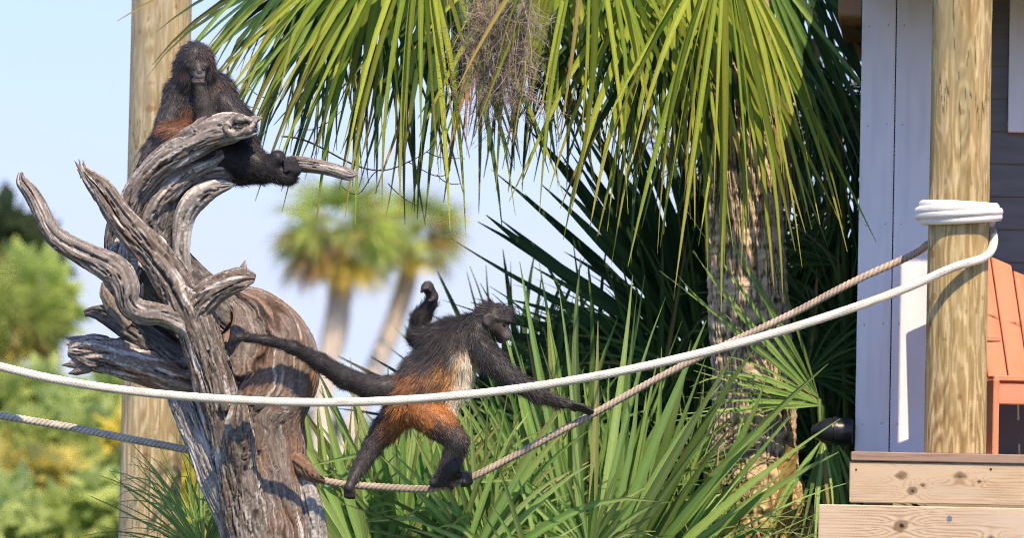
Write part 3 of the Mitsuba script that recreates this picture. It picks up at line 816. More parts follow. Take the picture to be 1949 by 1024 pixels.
chain(pr_, [(492, 470, 19.95, 23), (516, 488, 19.91, 18), (537, 508, 19.89, 12.5)], .022, 'leg')
chain(pr_, [(537, 508, 19.89, 12.5), (529, 533, 19.92, 12), (514, 554, 19.96, 7)], .012, 'leg')
chain(pr_, [(509, 556, 19.955, 6.4), (524, 552, 19.955, 5.4), (537, 547.5, 19.96, 5)], .008, 'hand')
for n_, (du, dy) in enumerate(((0, -.026), (3, -.014), (6, 0.0), (9, .012))):
    chain(pr_, [(535 + du * .6, 547.5 - n_ * .6, 19.945 + dy * .6, 2.7), (543 + du * .8, 546 - n_ * .5, 19.93 + dy, 2.6), (544 + du * .9, 556, 19.93 + dy * 1.2, 2.3), (541 + du * .9, 560.5, 19.96 + dy, 1.8)], .003, 'hand')
chain(pr_, [(520, 556, 19.95, 2.6), (530, 563, 19.955, 2.2)], .003, 'hand')
chain(pr_, [(470, 472, 20.02, 20), (452, 494, 20.05, 15.5), (437, 513, 20.05, 11.5)], .022, 'leg')
chain(pr_, [(437, 513, 20.05, 11.5), (424, 535, 20.03, 9.5), (413, 553, 19.99, 6)], .012, 'leg')
chain(pr_, [(413, 553, 19.985, 5.5), (409, 562, 19.975, 5.5), (409, 570, 19.985, 4.5)], .008, 'hand')
for n_, du in enumerate((-4, -1, 2, 5)):
    chain(pr_, [(409 + du, 566, 19.975, 2.5), (409 + du, 572, 19.98, 2.3), (411 + du * .8, 574, 20.005, 1.9)], .003, 'hand')
chain(pr_, [(478, 458, 19.99, 18), (458, 446, 19.97, 14.5), (435, 445, 19.95, 13.5), (405, 434, 19.9, 11.8), (375, 415, 19.85, 9.8), (345, 398, 19.79, 7), (315, 389.5, 19.745, 5.6), (290, 386, 19.72, 4.4), (277, 386, 19.715, 3.4), (273, 391, 19.725, 2.6)], .02, 'tail')


def coat1(P, tg, rng):
    u, v = uvof(P)
    n = 26 * (meshkit.noise(P * 22, 4) - .5) + rng.normal(size=len(P)) * 9
    c = np.tile(BLACK, (len(P), 1)) * (1 + .5 * sstep(380, 420, v))[:, None]
    trunk_ = np.isin(tg, ('torso', 'belly', 'leg')) & (v < 512)
    line = 430 - .42 * (u - 500) + n
    r = sstep(-8, 16, v - line) * sstep(455, 470, u + .25 * (v - 450) + n * .6) * trunk_
    r = r * np.where(tg == 'leg', sstep(506, 486, v + .35 * (u - 492) + n), 1) * np.where(tg == 'tail', 0, 1)
    r = np.maximum(r, sstep(462, 472, u + n * .5) * sstep(492, 480, u + n * .5) * sstep(425, 432, v) * sstep(446, 440, v) * (tg == 'torso') * .8)
    dark = sstep(0, 10, 14 - np.abs((v - 446) + .55 * (u - 500)) + n) * sstep(470, 500, u) * sstep(535, 515, u)
    r = r * (1 - .6 * dark) * (.6 + .4 * sstep(.3, .6, meshkit.noise(P * 55, 9)))
    gold = sstep(485, 530, u + n * .6) * sstep(470, 440, v) * (tg != 'leg')
    c = c + (RUST + (np.array([.70, .36, .12]) - RUST) * gold[:, None] - c) * r[:, None]
    k = sstep(527, 539, u + .12 * (v - 430) + n * .4) * sstep(396, 408, v + n * .3) * np.isin(tg, ('belly', 'torso'))
    k = np.maximum(k, sstep(524, 541, u + n * .5) * sstep(448, 458, v) * np.isin(tg, ('belly', 'torso')))
    c = c + (CREAM - c) * k[:, None]
    f = tg == 'face'
    c[f] = mixc((.055, .045, .042), (.19, .17, .16), sstep(585, 594, u[f]) * sstep(376, 385, v[f]))
    c[f] *= (.7 + .6 * meshkit.noise(P[f] * 400, 3))[:, None]
    c[tg == 'ear'] = (.12, .10, .095)
    c[tg == 'brow'] = (.035, .032, .032)
    c[tg == 'hand'] = (.042, .038, .040)
    return c


def flow1(P, N, tg, fl):
    u, v = uvof(P)
    h_ = (tg == 'head') & (u > 580)
    fl = np.where((h_ | (tg == 'brow'))[:, None], RT * .8 + UP * .6, fl)
    sh = (tg == 'torso') & (u > 520) & (v < 420)
    fl = np.where(sh[:, None], fl - UP * .9, fl)
    b = tg == 'belly'
    return np.where(b[:, None], fl - UP * .4, fl)


LEN1 = {'torso': .056, 'belly': .042, 'head': .036, 'face': .005, 'brow': .016, 'ear': .0, 'arm': .036, 'leg': .024, 'hand': .0, 'tail': .023}
monkey('spider_monkey', pr_, coat1, lambda t: LEN1[t], 62000, 5, 'black spider monkey with rusty hips walking along the lower rope, one arm raised', flow1, bare=((at(571, 365.5, 19.895), .020), (at(592, 371.5, 19.905), .019), (at(591, 381, 19.91), .026)))
e = trimesh.creation.icosphere(subdivisions=2, radius=.0062)
for q in ((591.5, 370.8, 19.903),):
    part('spider_monkey', 'eye', (e.vertices + at(*q), e.faces), 'eye_material', (.012, .008, .006))

pr_ = []
chain(pr_, [(230, 92, 20.03, 20), (236, 122, 20.06, 31), (244, 165, 20.08, 34)], .03, 'torso')
chain(pr_, [(209, 98, 20.04, 17), (258, 99, 20.06, 18)], .03, 'torso', 0)
chain(pr_, [(228, 82, 20.03, 22), (252, 96, 20.06, 20)], .03, 'torso', 1)
chain(pr_, [(258, 108, 20.06, 18), (272, 135, 20.07, 24), (282, 162, 20.06, 22)], .03, 'torso')
chain(pr_, [(229, 62, 19.985, 19.5), (228, 78, 20.0, 20)], .02, 'head')
chain(pr_, [(228, 58, 19.98, 19), (220, 70, 20.01, 17)], .02, 'head')
chain(pr_, [(237, 60, 19.975, 13), (242, 74, 19.985, 12)], .02, 'head')
chain(pr_, [(232, 71, 19.93, 10), (234, 77.5, 19.912, 6.6)], .010, 'face')
chain(pr_, [(235, 82, 19.922, 4.8), (233, 82, 19.93, 5.5)], .008, 'face')
chain(pr_, [(232.6, 75, 19.893, 1.6), (235.4, 75, 19.893, 1.6)], .003, 'nose', 0)
chain(pr_, [(222, 67, 19.928, 4.6), (241, 67, 19.928, 4.6)], .007, 'brow', 0)
chain(pr_, [(206, 108, 20.03, 15), (196, 136, 20.0, 13), (186, 157, 19.97, 11)], .02, 'arm')
chain(pr_, [(186, 157, 19.97, 11), (175, 166, 19.94, 8), (170, 176, 19.92, 5.5)], .012, 'arm')
for n_, du in enumerate((-4, -1, 2, 5)):
    chain(pr_, [(170 + du, 175, 19.92, 2.6), (167 + du, 183, 19.91, 2.4), (167 + du, 189, 19.92, 2.0)], .003, 'hand')
chain(pr_, [(232, 168, 20.0, 24), (212, 150, 19.95, 18), (196, 148, 19.93, 13)], .02, 'thigh')
chain(pr_, [(196, 148, 19.93, 13), (185, 172, 19.94, 11), (166, 192, 19.96, 8)], .014, 'leg')
chain(pr_, [(243, 138, 19.93, 12), (239, 114, 19.925, 9.5), (235, 93, 19.92, 6.5)], .012, 'grey_arm', 1)
for n_, du in enumerate((-5, -1.5, 2, 5)):
    chain(pr_, [(235 + du * .8, 93, 19.915, 2.8), (233 + du * 1.1, 86.5, 19.905, 2.6), (231 + du * 1.0, 83.5, 19.915, 2.2)], .003, 'hand')
chain(pr_, [(262, 112, 20.0, 15), (285, 138, 19.96, 12), (240, 134, 19.93, 10)], .016, 'arm')
chain(pr_, [(268, 172, 20.05, 24), (292, 180, 20.01, 19), (312, 188, 19.98, 15)], .022, 'leg')
chain(pr_, [(312, 188, 19.98, 15), (330, 195, 19.97, 11), (340, 200, 19.96, 7.5)], .014, 'leg')
chain(pr_, [(318, 184, 19.96, 11), (325, 176, 19.95, 10)], .012, 'ball', 1)
chain(pr_, [(338, 200, 19.955, 6.5), (346, 190, 19.945, 6.5), (343, 180, 19.94, 6)], .008, 'ball')
for n_, dv in enumerate((0, 4, 8, 12)):
    chain(pr_, [(345, 179 + dv, 19.935, 2.7), (339, 176 + dv, 19.925, 2.5), (334, 179 + dv, 19.925, 2.2)], .003, 'hand')
chain(pr_, [(250, 182, 20.08, 20), (280, 192, 20.06, 14), (306, 197, 20.03, 9)], .02, 'leg')


def coat2(P, tg, rng):
    u, v = uvof(P)
    n = 8 * (meshkit.noise(P * 30, 4) - .5) + rng.normal(size=len(P)) * 3
    c = np.tile(np.array([.036, .034, .039]), (len(P), 1))
    br = sstep(.5, .75, meshkit.noise(P * 14, 8)) * np.isin(tg, ('torso', 'head', 'leg'))
    c = c + (np.array([.10, .062, .042]) - c) * (.38 * br)[:, None]
    r = sstep(112, 122, v + n + .35 * (u - 215)) * sstep(157, 147, v + n) * sstep(236, 226, u + n) * np.isin(tg, ('torso', 'thigh'))
    r = np.maximum(r, .85 * (tg == 'thigh') * sstep(150, 140, v + n) * sstep(232, 222, u + n) * sstep(196, 206, u + n))
    c = c + (np.array([.20, .085, .045]) - c) * (r * (.55 + .45 * sstep(.3, .6, meshkit.noise(P * 60, 9))))[:, None]
    g_ = (tg == 'grey_arm')
    c[g_] = GREYF * .55
    f = tg == 'face'
    c[f] = mixc((.04, .037, .037), (.20, .188, .18), sstep(71, 79, v[f])) * (.6 + .8 * meshkit.noise(P[f] * 420, 3))[:, None]
    c[tg == 'brow'] = (.045, .04, .04)
    c[tg == 'nose'] = (.03, .026, .026)
    c[np.isin(tg, ('arm',))] *= 1.5
    c[tg == 'hand'] = (.034, .032, .038)
    return c


LEN2 = {'torso': .034, 'head': .028, 'face': .004, 'brow': .011, 'nose': .0, 'arm': .028, 'leg': .028, 'thigh': .03, 'grey_arm': .022, 'hand': .0, 'ball': .015}
monkey('spider_monkey_001', pr_, coat2, lambda t: LEN2[t], 50000, 6, 'dark spider monkey sitting hunched on the arching upper limb of the dead tree', lambda P, N, tg, fl: fl + np.where(tg == 'torso', 1, 0)[:, None] * -.4 * UP, bare=((at(232.5, 73, 19.905), .024),))
for q in ((227.5, 71, 19.905), (238, 71.2, 19.905)):
    part('spider_monkey_001', 'eye', (e.vertices * 1 + at(*q), e.faces), 'eye_material', (.015, .01, .008))

# ------------------------------------------------------------------ palms and other plants
def heading(alpha, tilt=0.0):
    """Unit vector: alpha degrees clockwise from up as seen by the camera, tilted towards the camera."""
    a, t = math.radians(alpha), math.radians(tilt)
    return unit((R0 * math.sin(a) + np.array([0, 0, 1.0]) * math.cos(a)) * math.cos(t) - np.array([0, 1.0, 0]) * math.sin(t))


def threads(C, r0, r1=None, sides=3):
    """Many thin tubes at once: C (n, m, 3) centre lines, r0 (n,) or number -> (v, f), vertex index of the tube."""
    n, m = C.shape[:2]
    r0 = np.broadcast_to(r0, (n,))
    r1 = np.broadcast_to(r0 * .3 if r1 is None else r1, (n,))
    t = unit(np.gradient(C, axis=1))
    ref = np.where(np.abs(t[..., 1:2]) > .9, [1.0, 0, 0], [0, 1.0, 0])
    a = unit(np.cross(t, ref))
    b = np.cross(t, a)
    r = (r0[:, None] + (r1 - r0)[:, None] * np.linspace(0, 1, m))[..., None, None]
    ph = np.arange(sides) * 2 * np.pi / sides
    V = C[:, :, None] + r * (np.cos(ph)[:, None] * a[:, :, None] + np.sin(ph)[:, None] * b[:, :, None])
    base = (np.arange(n) * m * sides)[:, None, None]
    i = (np.arange(m - 1) * sides)[None, :, None]
    j = np.arange(sides)[None, None, :]
    p, q = base + i + j, base + i + (j + 1) % sides
    F = np.concatenate([np.stack([p, q + sides, p + sides], -1).reshape(-1, 3), np.stack([p, q, q + sides], -1).reshape(-1, 3)])
    return (V.reshape(-1, 3), F), np.repeat(np.arange(n), m * sides)


def fan(H, axis, normal, L, spread, nseg, pal, seed, droop=.5, fuse=.3, cup=.15, m=9, wide=1.0, petiole=None, tip=(.30, .24, .10), tip_amt=.5, power=1.6, ragged=.16, costa=.0, pleat=.30, snap=.10, stray=.42, dead=.05):
    """One fan leaf: hub H, axis and upper-side normal, length of its longest segments. pal = (dark, light) colours."""
    rng = np.random.default_rng(seed)
    a = unit(axis)
    n = unit(np.asarray(normal, float) - (np.asarray(normal, float) @ a) * a)
    s = np.cross(a, n)
    sp = math.radians(spread)
    th = np.linspace(-sp / 2, sp / 2, nseg) + rng.normal(size=nseg) * sp / nseg * stray
    dth = sp / nseg
    Li = L * (.70 + .30 * np.cos(th * .75)) * (1 + ragged * rng.normal(size=nseg)).clip(.5, 1.2)
    d0 = a * np.cos(th)[:, None] + s * np.sin(th)[:, None] + n * (cup * np.abs(np.sin(th)) + .07 * rng.normal(size=nseg))[:, None]
    d0 = unit(d0)
    dr_ = droop * (1 + .45 * rng.normal(size=nseg)).clip(.2, 2.2)
    t = np.linspace(0, 1, m)
    g = np.array([0, 0, -1.0])
    sway = rng.normal(size=(nseg, 3)) * .10
    bend = np.maximum(t - fuse * .7, 0)
    D = unit(d0[:, None] + ((rng.random(nseg) < snap) * rng.uniform(.5, 1.6, nseg))[:, None, None] * (t > rng.uniform(.45, .8, (nseg, 1)))[..., None] * (g + .4 * rng.normal(size=(nseg, 1, 3))) + (g * dr_[:, None] + sway)[:, None] * (bend ** power)[None, :, None] * 2.2)
    C = np.zeros((nseg, m, 3))
    C[:, 0] = H + a * (costa * L * np.cos(th))[:, None]
    step = (Li / (m - 1))[:, None, None]
    C[:, 1:] = C[:, :1] + np.cumsum((D[:, 1:] + D[:, :-1]) * .5 * step, axis=1)
    w_f = np.tan(dth / 2) * Li * 1.12 * wide * rng.uniform(.7, 1.2, nseg)
    tt = np.where(t < fuse, t, np.maximum(fuse * (1 - np.clip((t - fuse) / (1 - fuse), 0, 1) ** 1.5), .0))
    tt = np.where(t >= fuse, fuse * (1 - ((t - fuse) / (1 - fuse)) ** 1.5 * .96), t)
    W = w_f[:, None] * tt[None] + .0008
    tw = (rng.normal(size=nseg) * .5)[:, None] * t[None] ** 1.2 + (rng.normal(size=nseg) * .12)[:, None]
    wd = unit(np.cross(D, n[None, None]))
    nl = np.cross(wd, D)
    ct, st = np.cos(tw)[..., None], np.sin(tw)[..., None]
    wd2, nl2 = wd * ct + nl * st, nl * ct - wd * st
    V = np.stack([C - wd2 * W[..., None] + nl2 * (W * pleat * 1.0)[..., None], C, C + wd2 * W[..., None] + nl2 * (W * pleat * 1.0)[..., None]], 2)
    base = (np.arange(nseg) * m * 3)[:, None, None]
    i = (np.arange(m - 1) * 3)[None, :, None]
    j = np.arange(2)[None, None, :]
    p = base + i + j
    F = np.concatenate([np.stack([p, p + 1, p + 4], -1).reshape(-1, 3), np.stack([p, p + 4, p + 3], -1).reshape(-1, 3)])
    mixv = (rng.random(nseg) ** .8)[:, None] * .75 + .25 * rng.random((nseg, 1)) * t[None]
    c = mixc(pal[0], pal[1], mixv) * np.where(rng.random(nseg) < .22, .5, 1.0)[:, None, None]
    dd = (rng.random(nseg) < dead) * rng.uniform(.5, 1, nseg)
    c = c + (np.array([.40, .29, .13]) - c) * dd[:, None, None]
    tipm = sstep(.62, 1.0, t[None] + .35 * (rng.random((nseg, 1)) - .6)) * tip_amt
    c = c + (np.array(tip) - c) * tipm[..., None]
    c = np.stack([c, c * 1.25, c * .94], 2).reshape(-1, 3)
    parts = [(V.reshape(-1, 3), F, c)]
    if petiole is not None:
        P0 = np.asarray(petiole, float)
        mid = (P0 + H) / 2 + np.array([0, 0, .12 * np.linalg.norm(P0 - H)])
        q = np.linspace(0, 1, 9)[:, None]
        line = P0 * (1 - q) ** 2 + 2 * mid * q * (1 - q) + H * q ** 2
        (v, f), _ = threads(line[None], np.array([.016]), np.array([.009]), 6)
        parts.append((v, f, np.array(pal[1]) * .8 + np.array([.05, .04, .01])))
    return cat(parts)


def frond(parent, *a, mat='leaf_material', label=None, name='frond', **k):
    vf, c = fan(*a, **k)
    q = part(parent, name, vf, mat, c, smooth=False)
    if label:
        note(q, label)
    return q


CAMN = np.array([0, -1.0, 0])
YG = ((.10, .20, .03), (.44, .49, .08))
MG = ((.10, .22, .05), (.30, .44, .13))
LG = ((.13, .30, .07), (.46, .62, .24))
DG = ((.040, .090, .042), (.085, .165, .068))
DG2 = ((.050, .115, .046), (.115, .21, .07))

# --- the big palm
note('palm_tree', 'tall cabbage palm with a rough trunk and long hanging fan fronds beside the cabin', 'palm tree')
tp = [(915, 760, 21.45), (898, 640, 21.45), (889, 590, 21.46), (883, 540, 21.47), (884, 450, 21.5), (879, 380, 21.5), (875, 300, 21.5), (870, 200, 21.52), (862, 80, 21.55), (854, -80, 21.6)]
P = px(*tp)
R = [r * 21.5 / FOC for r in (66, 62, 60, 54, 49, 48, 46.5, 45, 44, 46)]


def palm_disp(A, S, R):
    x, y = np.cos(A), np.sin(A)
    ring = tex(x * 1.2, y * 1.2, S * 42, o=2)
    fis = meshkit.noise(np.stack([x * 17, y * 17, S * 9], -1))
    boot = tex(x * 2.1, y * 2.1, S * 4.2 + 3, o=2)
    low = sstep(1.15, .35, S)
    return R * (.055 * (ring - .5) - .05 * sstep(.72, .9, 1 - np.abs(2 * fis - 1)) + .04 * (tex(x * 9, y * 9, S * 60, o=2) - .5)) + R * low * .34 * (boot - .45)


vf, A, S, RR = tube(P, R, 230, 620, palm_disp)
x, y = np.cos(A), np.sin(A)
ring = tex(x * 1.2, y * 1.2, S * 42, o=2)
fine = tex(x * 24, y * 24, S * 70, o=3)
c = mixc((.34, .26, .175), (.74, .60, .43), sstep(.3, .7, .55 * ring + .45 * fine))
low = sstep(1.05, .55, S + .5 * (tex(x * 2, y * 2, S * 3, o=2) - .5))
c = c + (mixc((.36, .24, .08), (.72, .55, .22), sstep(.35, .7, fine)) - c) * (.8 * low)[:, None]
c = c * (1 - .75 * sstep(.80, .93, 1 - np.abs(2 * meshkit.noise(np.stack([x * 17, y * 17, S * 9], -1)) - 1)))[:, None]
c = c * (1 - .6 * sstep(.66, .75, tex(x * 6, y * 6, S * 30 + 9, o=2)))[:, None]
part('palm_tree', 'trunk', vf, 'wood_material', c)
rng = np.random.default_rng(8)
for n_, (u, v, Y, al, ti, L) in enumerate(((868, 628, 21.24, -14, 22, 75), (908, 634, 21.22, 10, 20, 80), (846, 590, 21.3, -18, 20, 55), (912, 570, 21.27, 16, 18, 60))):
    d = heading(al, ti)
    p0 = at(u, v, Y) + np.array([0, .05, 0])
    Lm = L * Y / FOC
    side = unit(np.cross(d, CAMN))
    q = np.linspace(0, 1, 14)
    w = .058 * (1 - .62 * q) + .002
    cen = p0 + d * (q * Lm)[:, None]
    nn = unit(np.cross(side, d))
    e = np.linspace(-1, 1, 9)
    V = cen[:, None] + side * (w[:, None] * e)[..., None] - nn * (.022 * (e ** 2))[None, :, None] + nn * (.006 * (rng.random((14, 9)) - .5))[..., None]
    V2 = V - nn * .014
    gi, gj = np.meshgrid(np.arange(13), np.arange(8), indexing='ij')
    p = (gi * 9 + gj).ravel()
    f = np.vstack([np.stack([p, p + 1, p + 10], 1), np.stack([p, p + 10, p + 9], 1)])
    vv, cc = V.reshape(-1, 3), mixc((.26, .16, .05), (.58, .42, .15), tex(V.reshape(-1, 3)[:, 0] * 220, V.reshape(-1, 3)[:, 1] * 60, V.reshape(-1, 3)[:, 2] * 18))
    vf, cc = cat([(vv, f, cc), (V2.reshape(-1, 3), f[:, ::-1], cc * .6)])
    part('palm_tree', 'leaf_base', vf, 'wood_material', cc, smooth=False)
crown = at(856, -95, 21.6)
S0 = unit(np.array([.12, -1, .38]))
# (u, v, Y, alpha, tilt, length px, spread, segments, palette, droop, normal)
FR = [
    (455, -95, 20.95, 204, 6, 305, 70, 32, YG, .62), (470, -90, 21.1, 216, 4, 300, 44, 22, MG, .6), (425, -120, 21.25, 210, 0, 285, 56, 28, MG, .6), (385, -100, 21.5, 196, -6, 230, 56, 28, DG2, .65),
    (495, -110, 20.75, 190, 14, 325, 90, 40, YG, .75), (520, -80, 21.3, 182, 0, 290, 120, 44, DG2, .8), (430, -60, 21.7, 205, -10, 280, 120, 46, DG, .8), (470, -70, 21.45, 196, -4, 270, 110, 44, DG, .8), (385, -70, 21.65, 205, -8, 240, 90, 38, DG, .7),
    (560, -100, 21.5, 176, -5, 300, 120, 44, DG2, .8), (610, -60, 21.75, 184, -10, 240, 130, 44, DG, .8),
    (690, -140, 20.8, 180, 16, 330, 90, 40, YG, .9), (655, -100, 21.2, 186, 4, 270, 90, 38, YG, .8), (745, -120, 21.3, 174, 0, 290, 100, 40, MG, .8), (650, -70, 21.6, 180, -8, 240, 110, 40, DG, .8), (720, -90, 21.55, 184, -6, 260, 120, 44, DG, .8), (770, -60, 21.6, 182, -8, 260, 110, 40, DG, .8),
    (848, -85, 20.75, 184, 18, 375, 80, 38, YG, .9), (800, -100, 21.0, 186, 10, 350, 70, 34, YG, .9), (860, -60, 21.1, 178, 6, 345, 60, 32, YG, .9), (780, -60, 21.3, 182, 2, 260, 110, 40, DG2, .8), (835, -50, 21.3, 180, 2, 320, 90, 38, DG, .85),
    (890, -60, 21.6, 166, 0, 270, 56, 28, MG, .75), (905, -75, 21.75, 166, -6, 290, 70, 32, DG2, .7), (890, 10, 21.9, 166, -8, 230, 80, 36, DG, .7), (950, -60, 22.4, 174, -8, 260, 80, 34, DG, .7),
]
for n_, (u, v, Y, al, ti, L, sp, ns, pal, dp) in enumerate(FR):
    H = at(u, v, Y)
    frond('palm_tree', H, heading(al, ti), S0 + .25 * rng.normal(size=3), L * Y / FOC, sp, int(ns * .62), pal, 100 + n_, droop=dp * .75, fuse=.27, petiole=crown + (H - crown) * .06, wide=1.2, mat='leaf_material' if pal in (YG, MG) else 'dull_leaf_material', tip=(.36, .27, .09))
for n_ in range(15):                                        # the rest of the crown, over the frame
    a = 2 * math.pi * n_ / 15 + .2
    out = np.array([math.cos(a), math.sin(a), 0])
    if out[1] < -.25:
        continue
    H = crown + out * rng.uniform(.8, 1.25) + np.array([0, 0, rng.uniform(.25, .65)])
    frond('palm_tree', H, unit(out + np.array([0, 0, -.25])), np.array([0, 0, 1]) + .5 * out, 1.0, 170, 46, MG, 200 + n_, droop=.5, fuse=.28, petiole=crown, wide=1.2, m=6)


def stalk(parent, u, v, Y, L, seed, n1=9, n2=24, n3=7):
    rng = np.random.default_rng(seed)
    m = 8
    t = np.linspace(0, 1, m)
    top = at(u, v, Y)
    lines, rad = [], []
    for a in range(n1):
        off = rng.normal(size=3) * [.05, .04, .02]
        e = np.array([rng.normal() * .09, rng.normal() * .06, -1.0]) * L * rng.uniform(.6, 1.05)
        c1 = top + off + e * t[:, None] + np.array([.03 * rng.normal(), 0, 0]) * np.sin(t * 3)[:, None]
        lines.append(c1); rad.append(.0035)
        for b in range(n2):
            q = rng.uniform(.12, 1)
            p = c1[0] + (c1[-1] - c1[0]) * q
            d = unit(rng.normal(size=3) * [1, .7, .5] + [0, 0, -.75])
            l2 = rng.uniform(.07, .17)
            c2 = p + d * (t * l2)[:, None] + rng.normal(size=3) * .02 * (t ** 2)[:, None]
            lines.append(c2); rad.append(.0014)
            for k in range(n3):
                p3 = c2[rng.integers(2, m)]
                d3 = unit(rng.normal(size=3) + [0, 0, -.35])
                l3 = rng.uniform(.025, .06)
                lines.append(p3 + d3 * (t * l3)[:, None] + rng.normal(size=3) * .008 * (t ** 2)[:, None]); rad.append(.00085)
    (v, f), i = threads(np.array(lines), np.array(rad))
    c = mixc((.16, .125, .10), (.42, .36, .31), rng.random(len(lines)))[i]
    return part(parent, 'flower_stalk', (v, f), 'wood_material', c, smooth=False)


note(stalk('palm_tree', 594, -30, 20.45, .60, 3, n1=12), 'dry grey brown tangle of old flower twigs')
note(stalk('palm_tree', 574, -40, 20.5, .54, 4, n1=11), 'dry grey brown tangle of old flower twigs')

# --- fan palms of the thicket
def clump(label, fronds, seed, base=None, mat='leaf_material', group=None, **kw):
    k = note(key('fan_palm'), label, 'palm', group)
    rng = np.random.default_rng(seed)
    for n_, (u, v, Y, al, ti, L, sp, ns, pal, dp) in enumerate(fronds):
        H = at(u, v, Y)
        b = base if base is not None else at(u, v, Y) * [1, 1, 0]
        nm = unit(CAMN * .9 + np.array([0, 0, .55]) + .22 * rng.normal(size=3)) if ti < 40 else np.array([0, .6, .8])
        frond(k, H, heading(al, ti), nm, L * Y / FOC, sp, ns, pal, seed * 50 + n_, droop=dp, petiole=np.array([b[0], b[1], max(b[2], 0)]), mat=mat, **kw)
    return k


clump('bright green fan palm below the walking monkey with broad upright blades', [
    (470, 634, 20.72, 6, 12, 190, 165, 36, LG, .12), (560, 642, 20.7, 10, 12, 185, 160, 34, LG, .14), (488, 690, 20.8, 8, 8, 240, 130, 28, LG, .12), (440, 690, 20.65, -22, 10, 240, 120, 20, LG, .2), (530, 690, 20.6, 28, 12, 250, 110, 19, LG, .3), (395, 665, 20.9, -6, 4, 205, 120, 24, MG, .2), (560, 700, 20.9, 16, 4, 230, 110, 22, LG, .25), (455, 640, 21.2, 0, 0, 205, 150, 28, MG, .16), (392, 612, 20.7, 4, 14, 110, 170, 26, LG, .3), (575, 640, 20.65, -6, 14, 120, 170, 26, LG, .3), (610, 560, 21.3, 10, 10, 120, 170, 26, MG, .3), (530, 610, 21.0, -4, 10, 130, 160, 26, MG, .25)], 21, at(480, 900, 20.9), tip=(.42, .36, .16), fuse=.42, wide=1.1, stray=.2, snap=.05)
clump('fan palm with very long upright blades right of the walking monkey', [
    (690, 700, 20.7, 2, 6, 345, 64, 15, LG, .05), (720, 700, 20.8, 16, 6, 330, 70, 15, MG, .10), (665, 690, 21.0, -6, 2, 330, 60, 16, MG, .06), (745, 700, 21.0, 22, 2, 270, 80, 16, MG, .2), (640, 720, 20.6, -14, 10, 200, 100, 18, LG, .25), (735, 585, 21.1, 12, 14, 130, 170, 28, MG, .3), (690, 640, 20.6, -10, 16, 120, 160, 24, LG, .3), (655, 520, 21.6, -4, 10, 130, 160, 26, MG, .25)], 22, at(690, 900, 20.9), tip=(.22, .30, .10), fuse=.38, wide=1.1, stray=.22, snap=.06)
clump('slender leaved fan palm spraying across the base of the palm trunk', [
    (760, 680, 20.8, 50, 10, 255, 44, 12, LG, .12), (790, 690, 21.0, 20, 6, 170, 100, 20, MG, .2), (740, 640, 21.1, 66, 6, 220, 34, 8, MG, .2), (830, 720, 20.9, 24, 10, 165, 80, 14, LG, .25), (800, 600, 21.15, 8, 14, 110, 170, 26, LG, .3), (812, 540, 21.2, 20, 10, 100, 170, 24, MG, .35), (915, 735, 20.9, -10, 6, 130, 90, 14, MG, .3)], 23, at(790, 900, 21.0), tip=(.36, .36, .16), fuse=.2, wide=.62)
clump('young fan palm with a pale folded leaf base beside the black lamp', [
    (964, 466, 21.2, 296, 6, 140, 70, 12, MG, .25), (960, 458, 21.2, 322, 4, 235, 36, 9, MG, .05), (960, 462, 21.2, 278, 4, 165, 36, 9, MG, .1), (964, 505, 21.14, 192, 14, 150, 60, 10, LG, .35), (978, 505, 21.15, 172, 8, 160, 50, 10, LG, .4)], 24, at(975, 800, 21.2), tip=(.32, .36, .14), fuse=.24, wide=1.0)
clump('leafy fan palm between the tall pole and the dead trunk', [
    (238, 640, 20.85, 6, 4, 140, 150, 34, LG, .3), (262, 660, 20.9, -16, 4, 170, 130, 34, MG, .2), (225, 600, 21.2, 10, 0, 120, 150, 36, MG, .3)], 25, at(250, 900, 20.9), fuse=.22, wide=.9)
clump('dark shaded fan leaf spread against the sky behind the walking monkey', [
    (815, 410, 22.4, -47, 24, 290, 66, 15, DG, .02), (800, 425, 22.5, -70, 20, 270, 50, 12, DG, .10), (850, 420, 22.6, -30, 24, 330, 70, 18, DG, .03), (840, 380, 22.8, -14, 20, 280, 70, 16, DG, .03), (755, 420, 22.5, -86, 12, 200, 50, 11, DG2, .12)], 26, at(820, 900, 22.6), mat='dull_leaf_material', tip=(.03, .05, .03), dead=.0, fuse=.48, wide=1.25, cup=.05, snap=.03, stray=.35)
rng = np.random.default_rng(77)
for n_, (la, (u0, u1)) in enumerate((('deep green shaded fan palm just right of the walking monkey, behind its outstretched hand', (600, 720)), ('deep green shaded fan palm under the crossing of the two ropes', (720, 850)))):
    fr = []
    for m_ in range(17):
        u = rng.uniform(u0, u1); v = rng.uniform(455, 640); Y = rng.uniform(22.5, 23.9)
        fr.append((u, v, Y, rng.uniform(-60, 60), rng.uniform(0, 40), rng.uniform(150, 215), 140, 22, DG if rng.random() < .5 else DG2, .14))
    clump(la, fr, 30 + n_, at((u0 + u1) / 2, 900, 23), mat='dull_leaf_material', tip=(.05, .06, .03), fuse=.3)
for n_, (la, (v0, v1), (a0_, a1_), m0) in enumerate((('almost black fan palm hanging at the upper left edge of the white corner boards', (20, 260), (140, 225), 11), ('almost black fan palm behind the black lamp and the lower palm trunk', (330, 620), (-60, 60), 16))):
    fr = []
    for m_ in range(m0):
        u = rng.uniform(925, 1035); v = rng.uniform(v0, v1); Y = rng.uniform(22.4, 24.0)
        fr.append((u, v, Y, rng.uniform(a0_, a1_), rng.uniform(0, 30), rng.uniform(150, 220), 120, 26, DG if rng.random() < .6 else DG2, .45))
    clump(la, fr, 40 + n_, at(980, 900, 23.2), mat='dull_leaf_material', tip=(.05, .06, .03), fuse=.3)


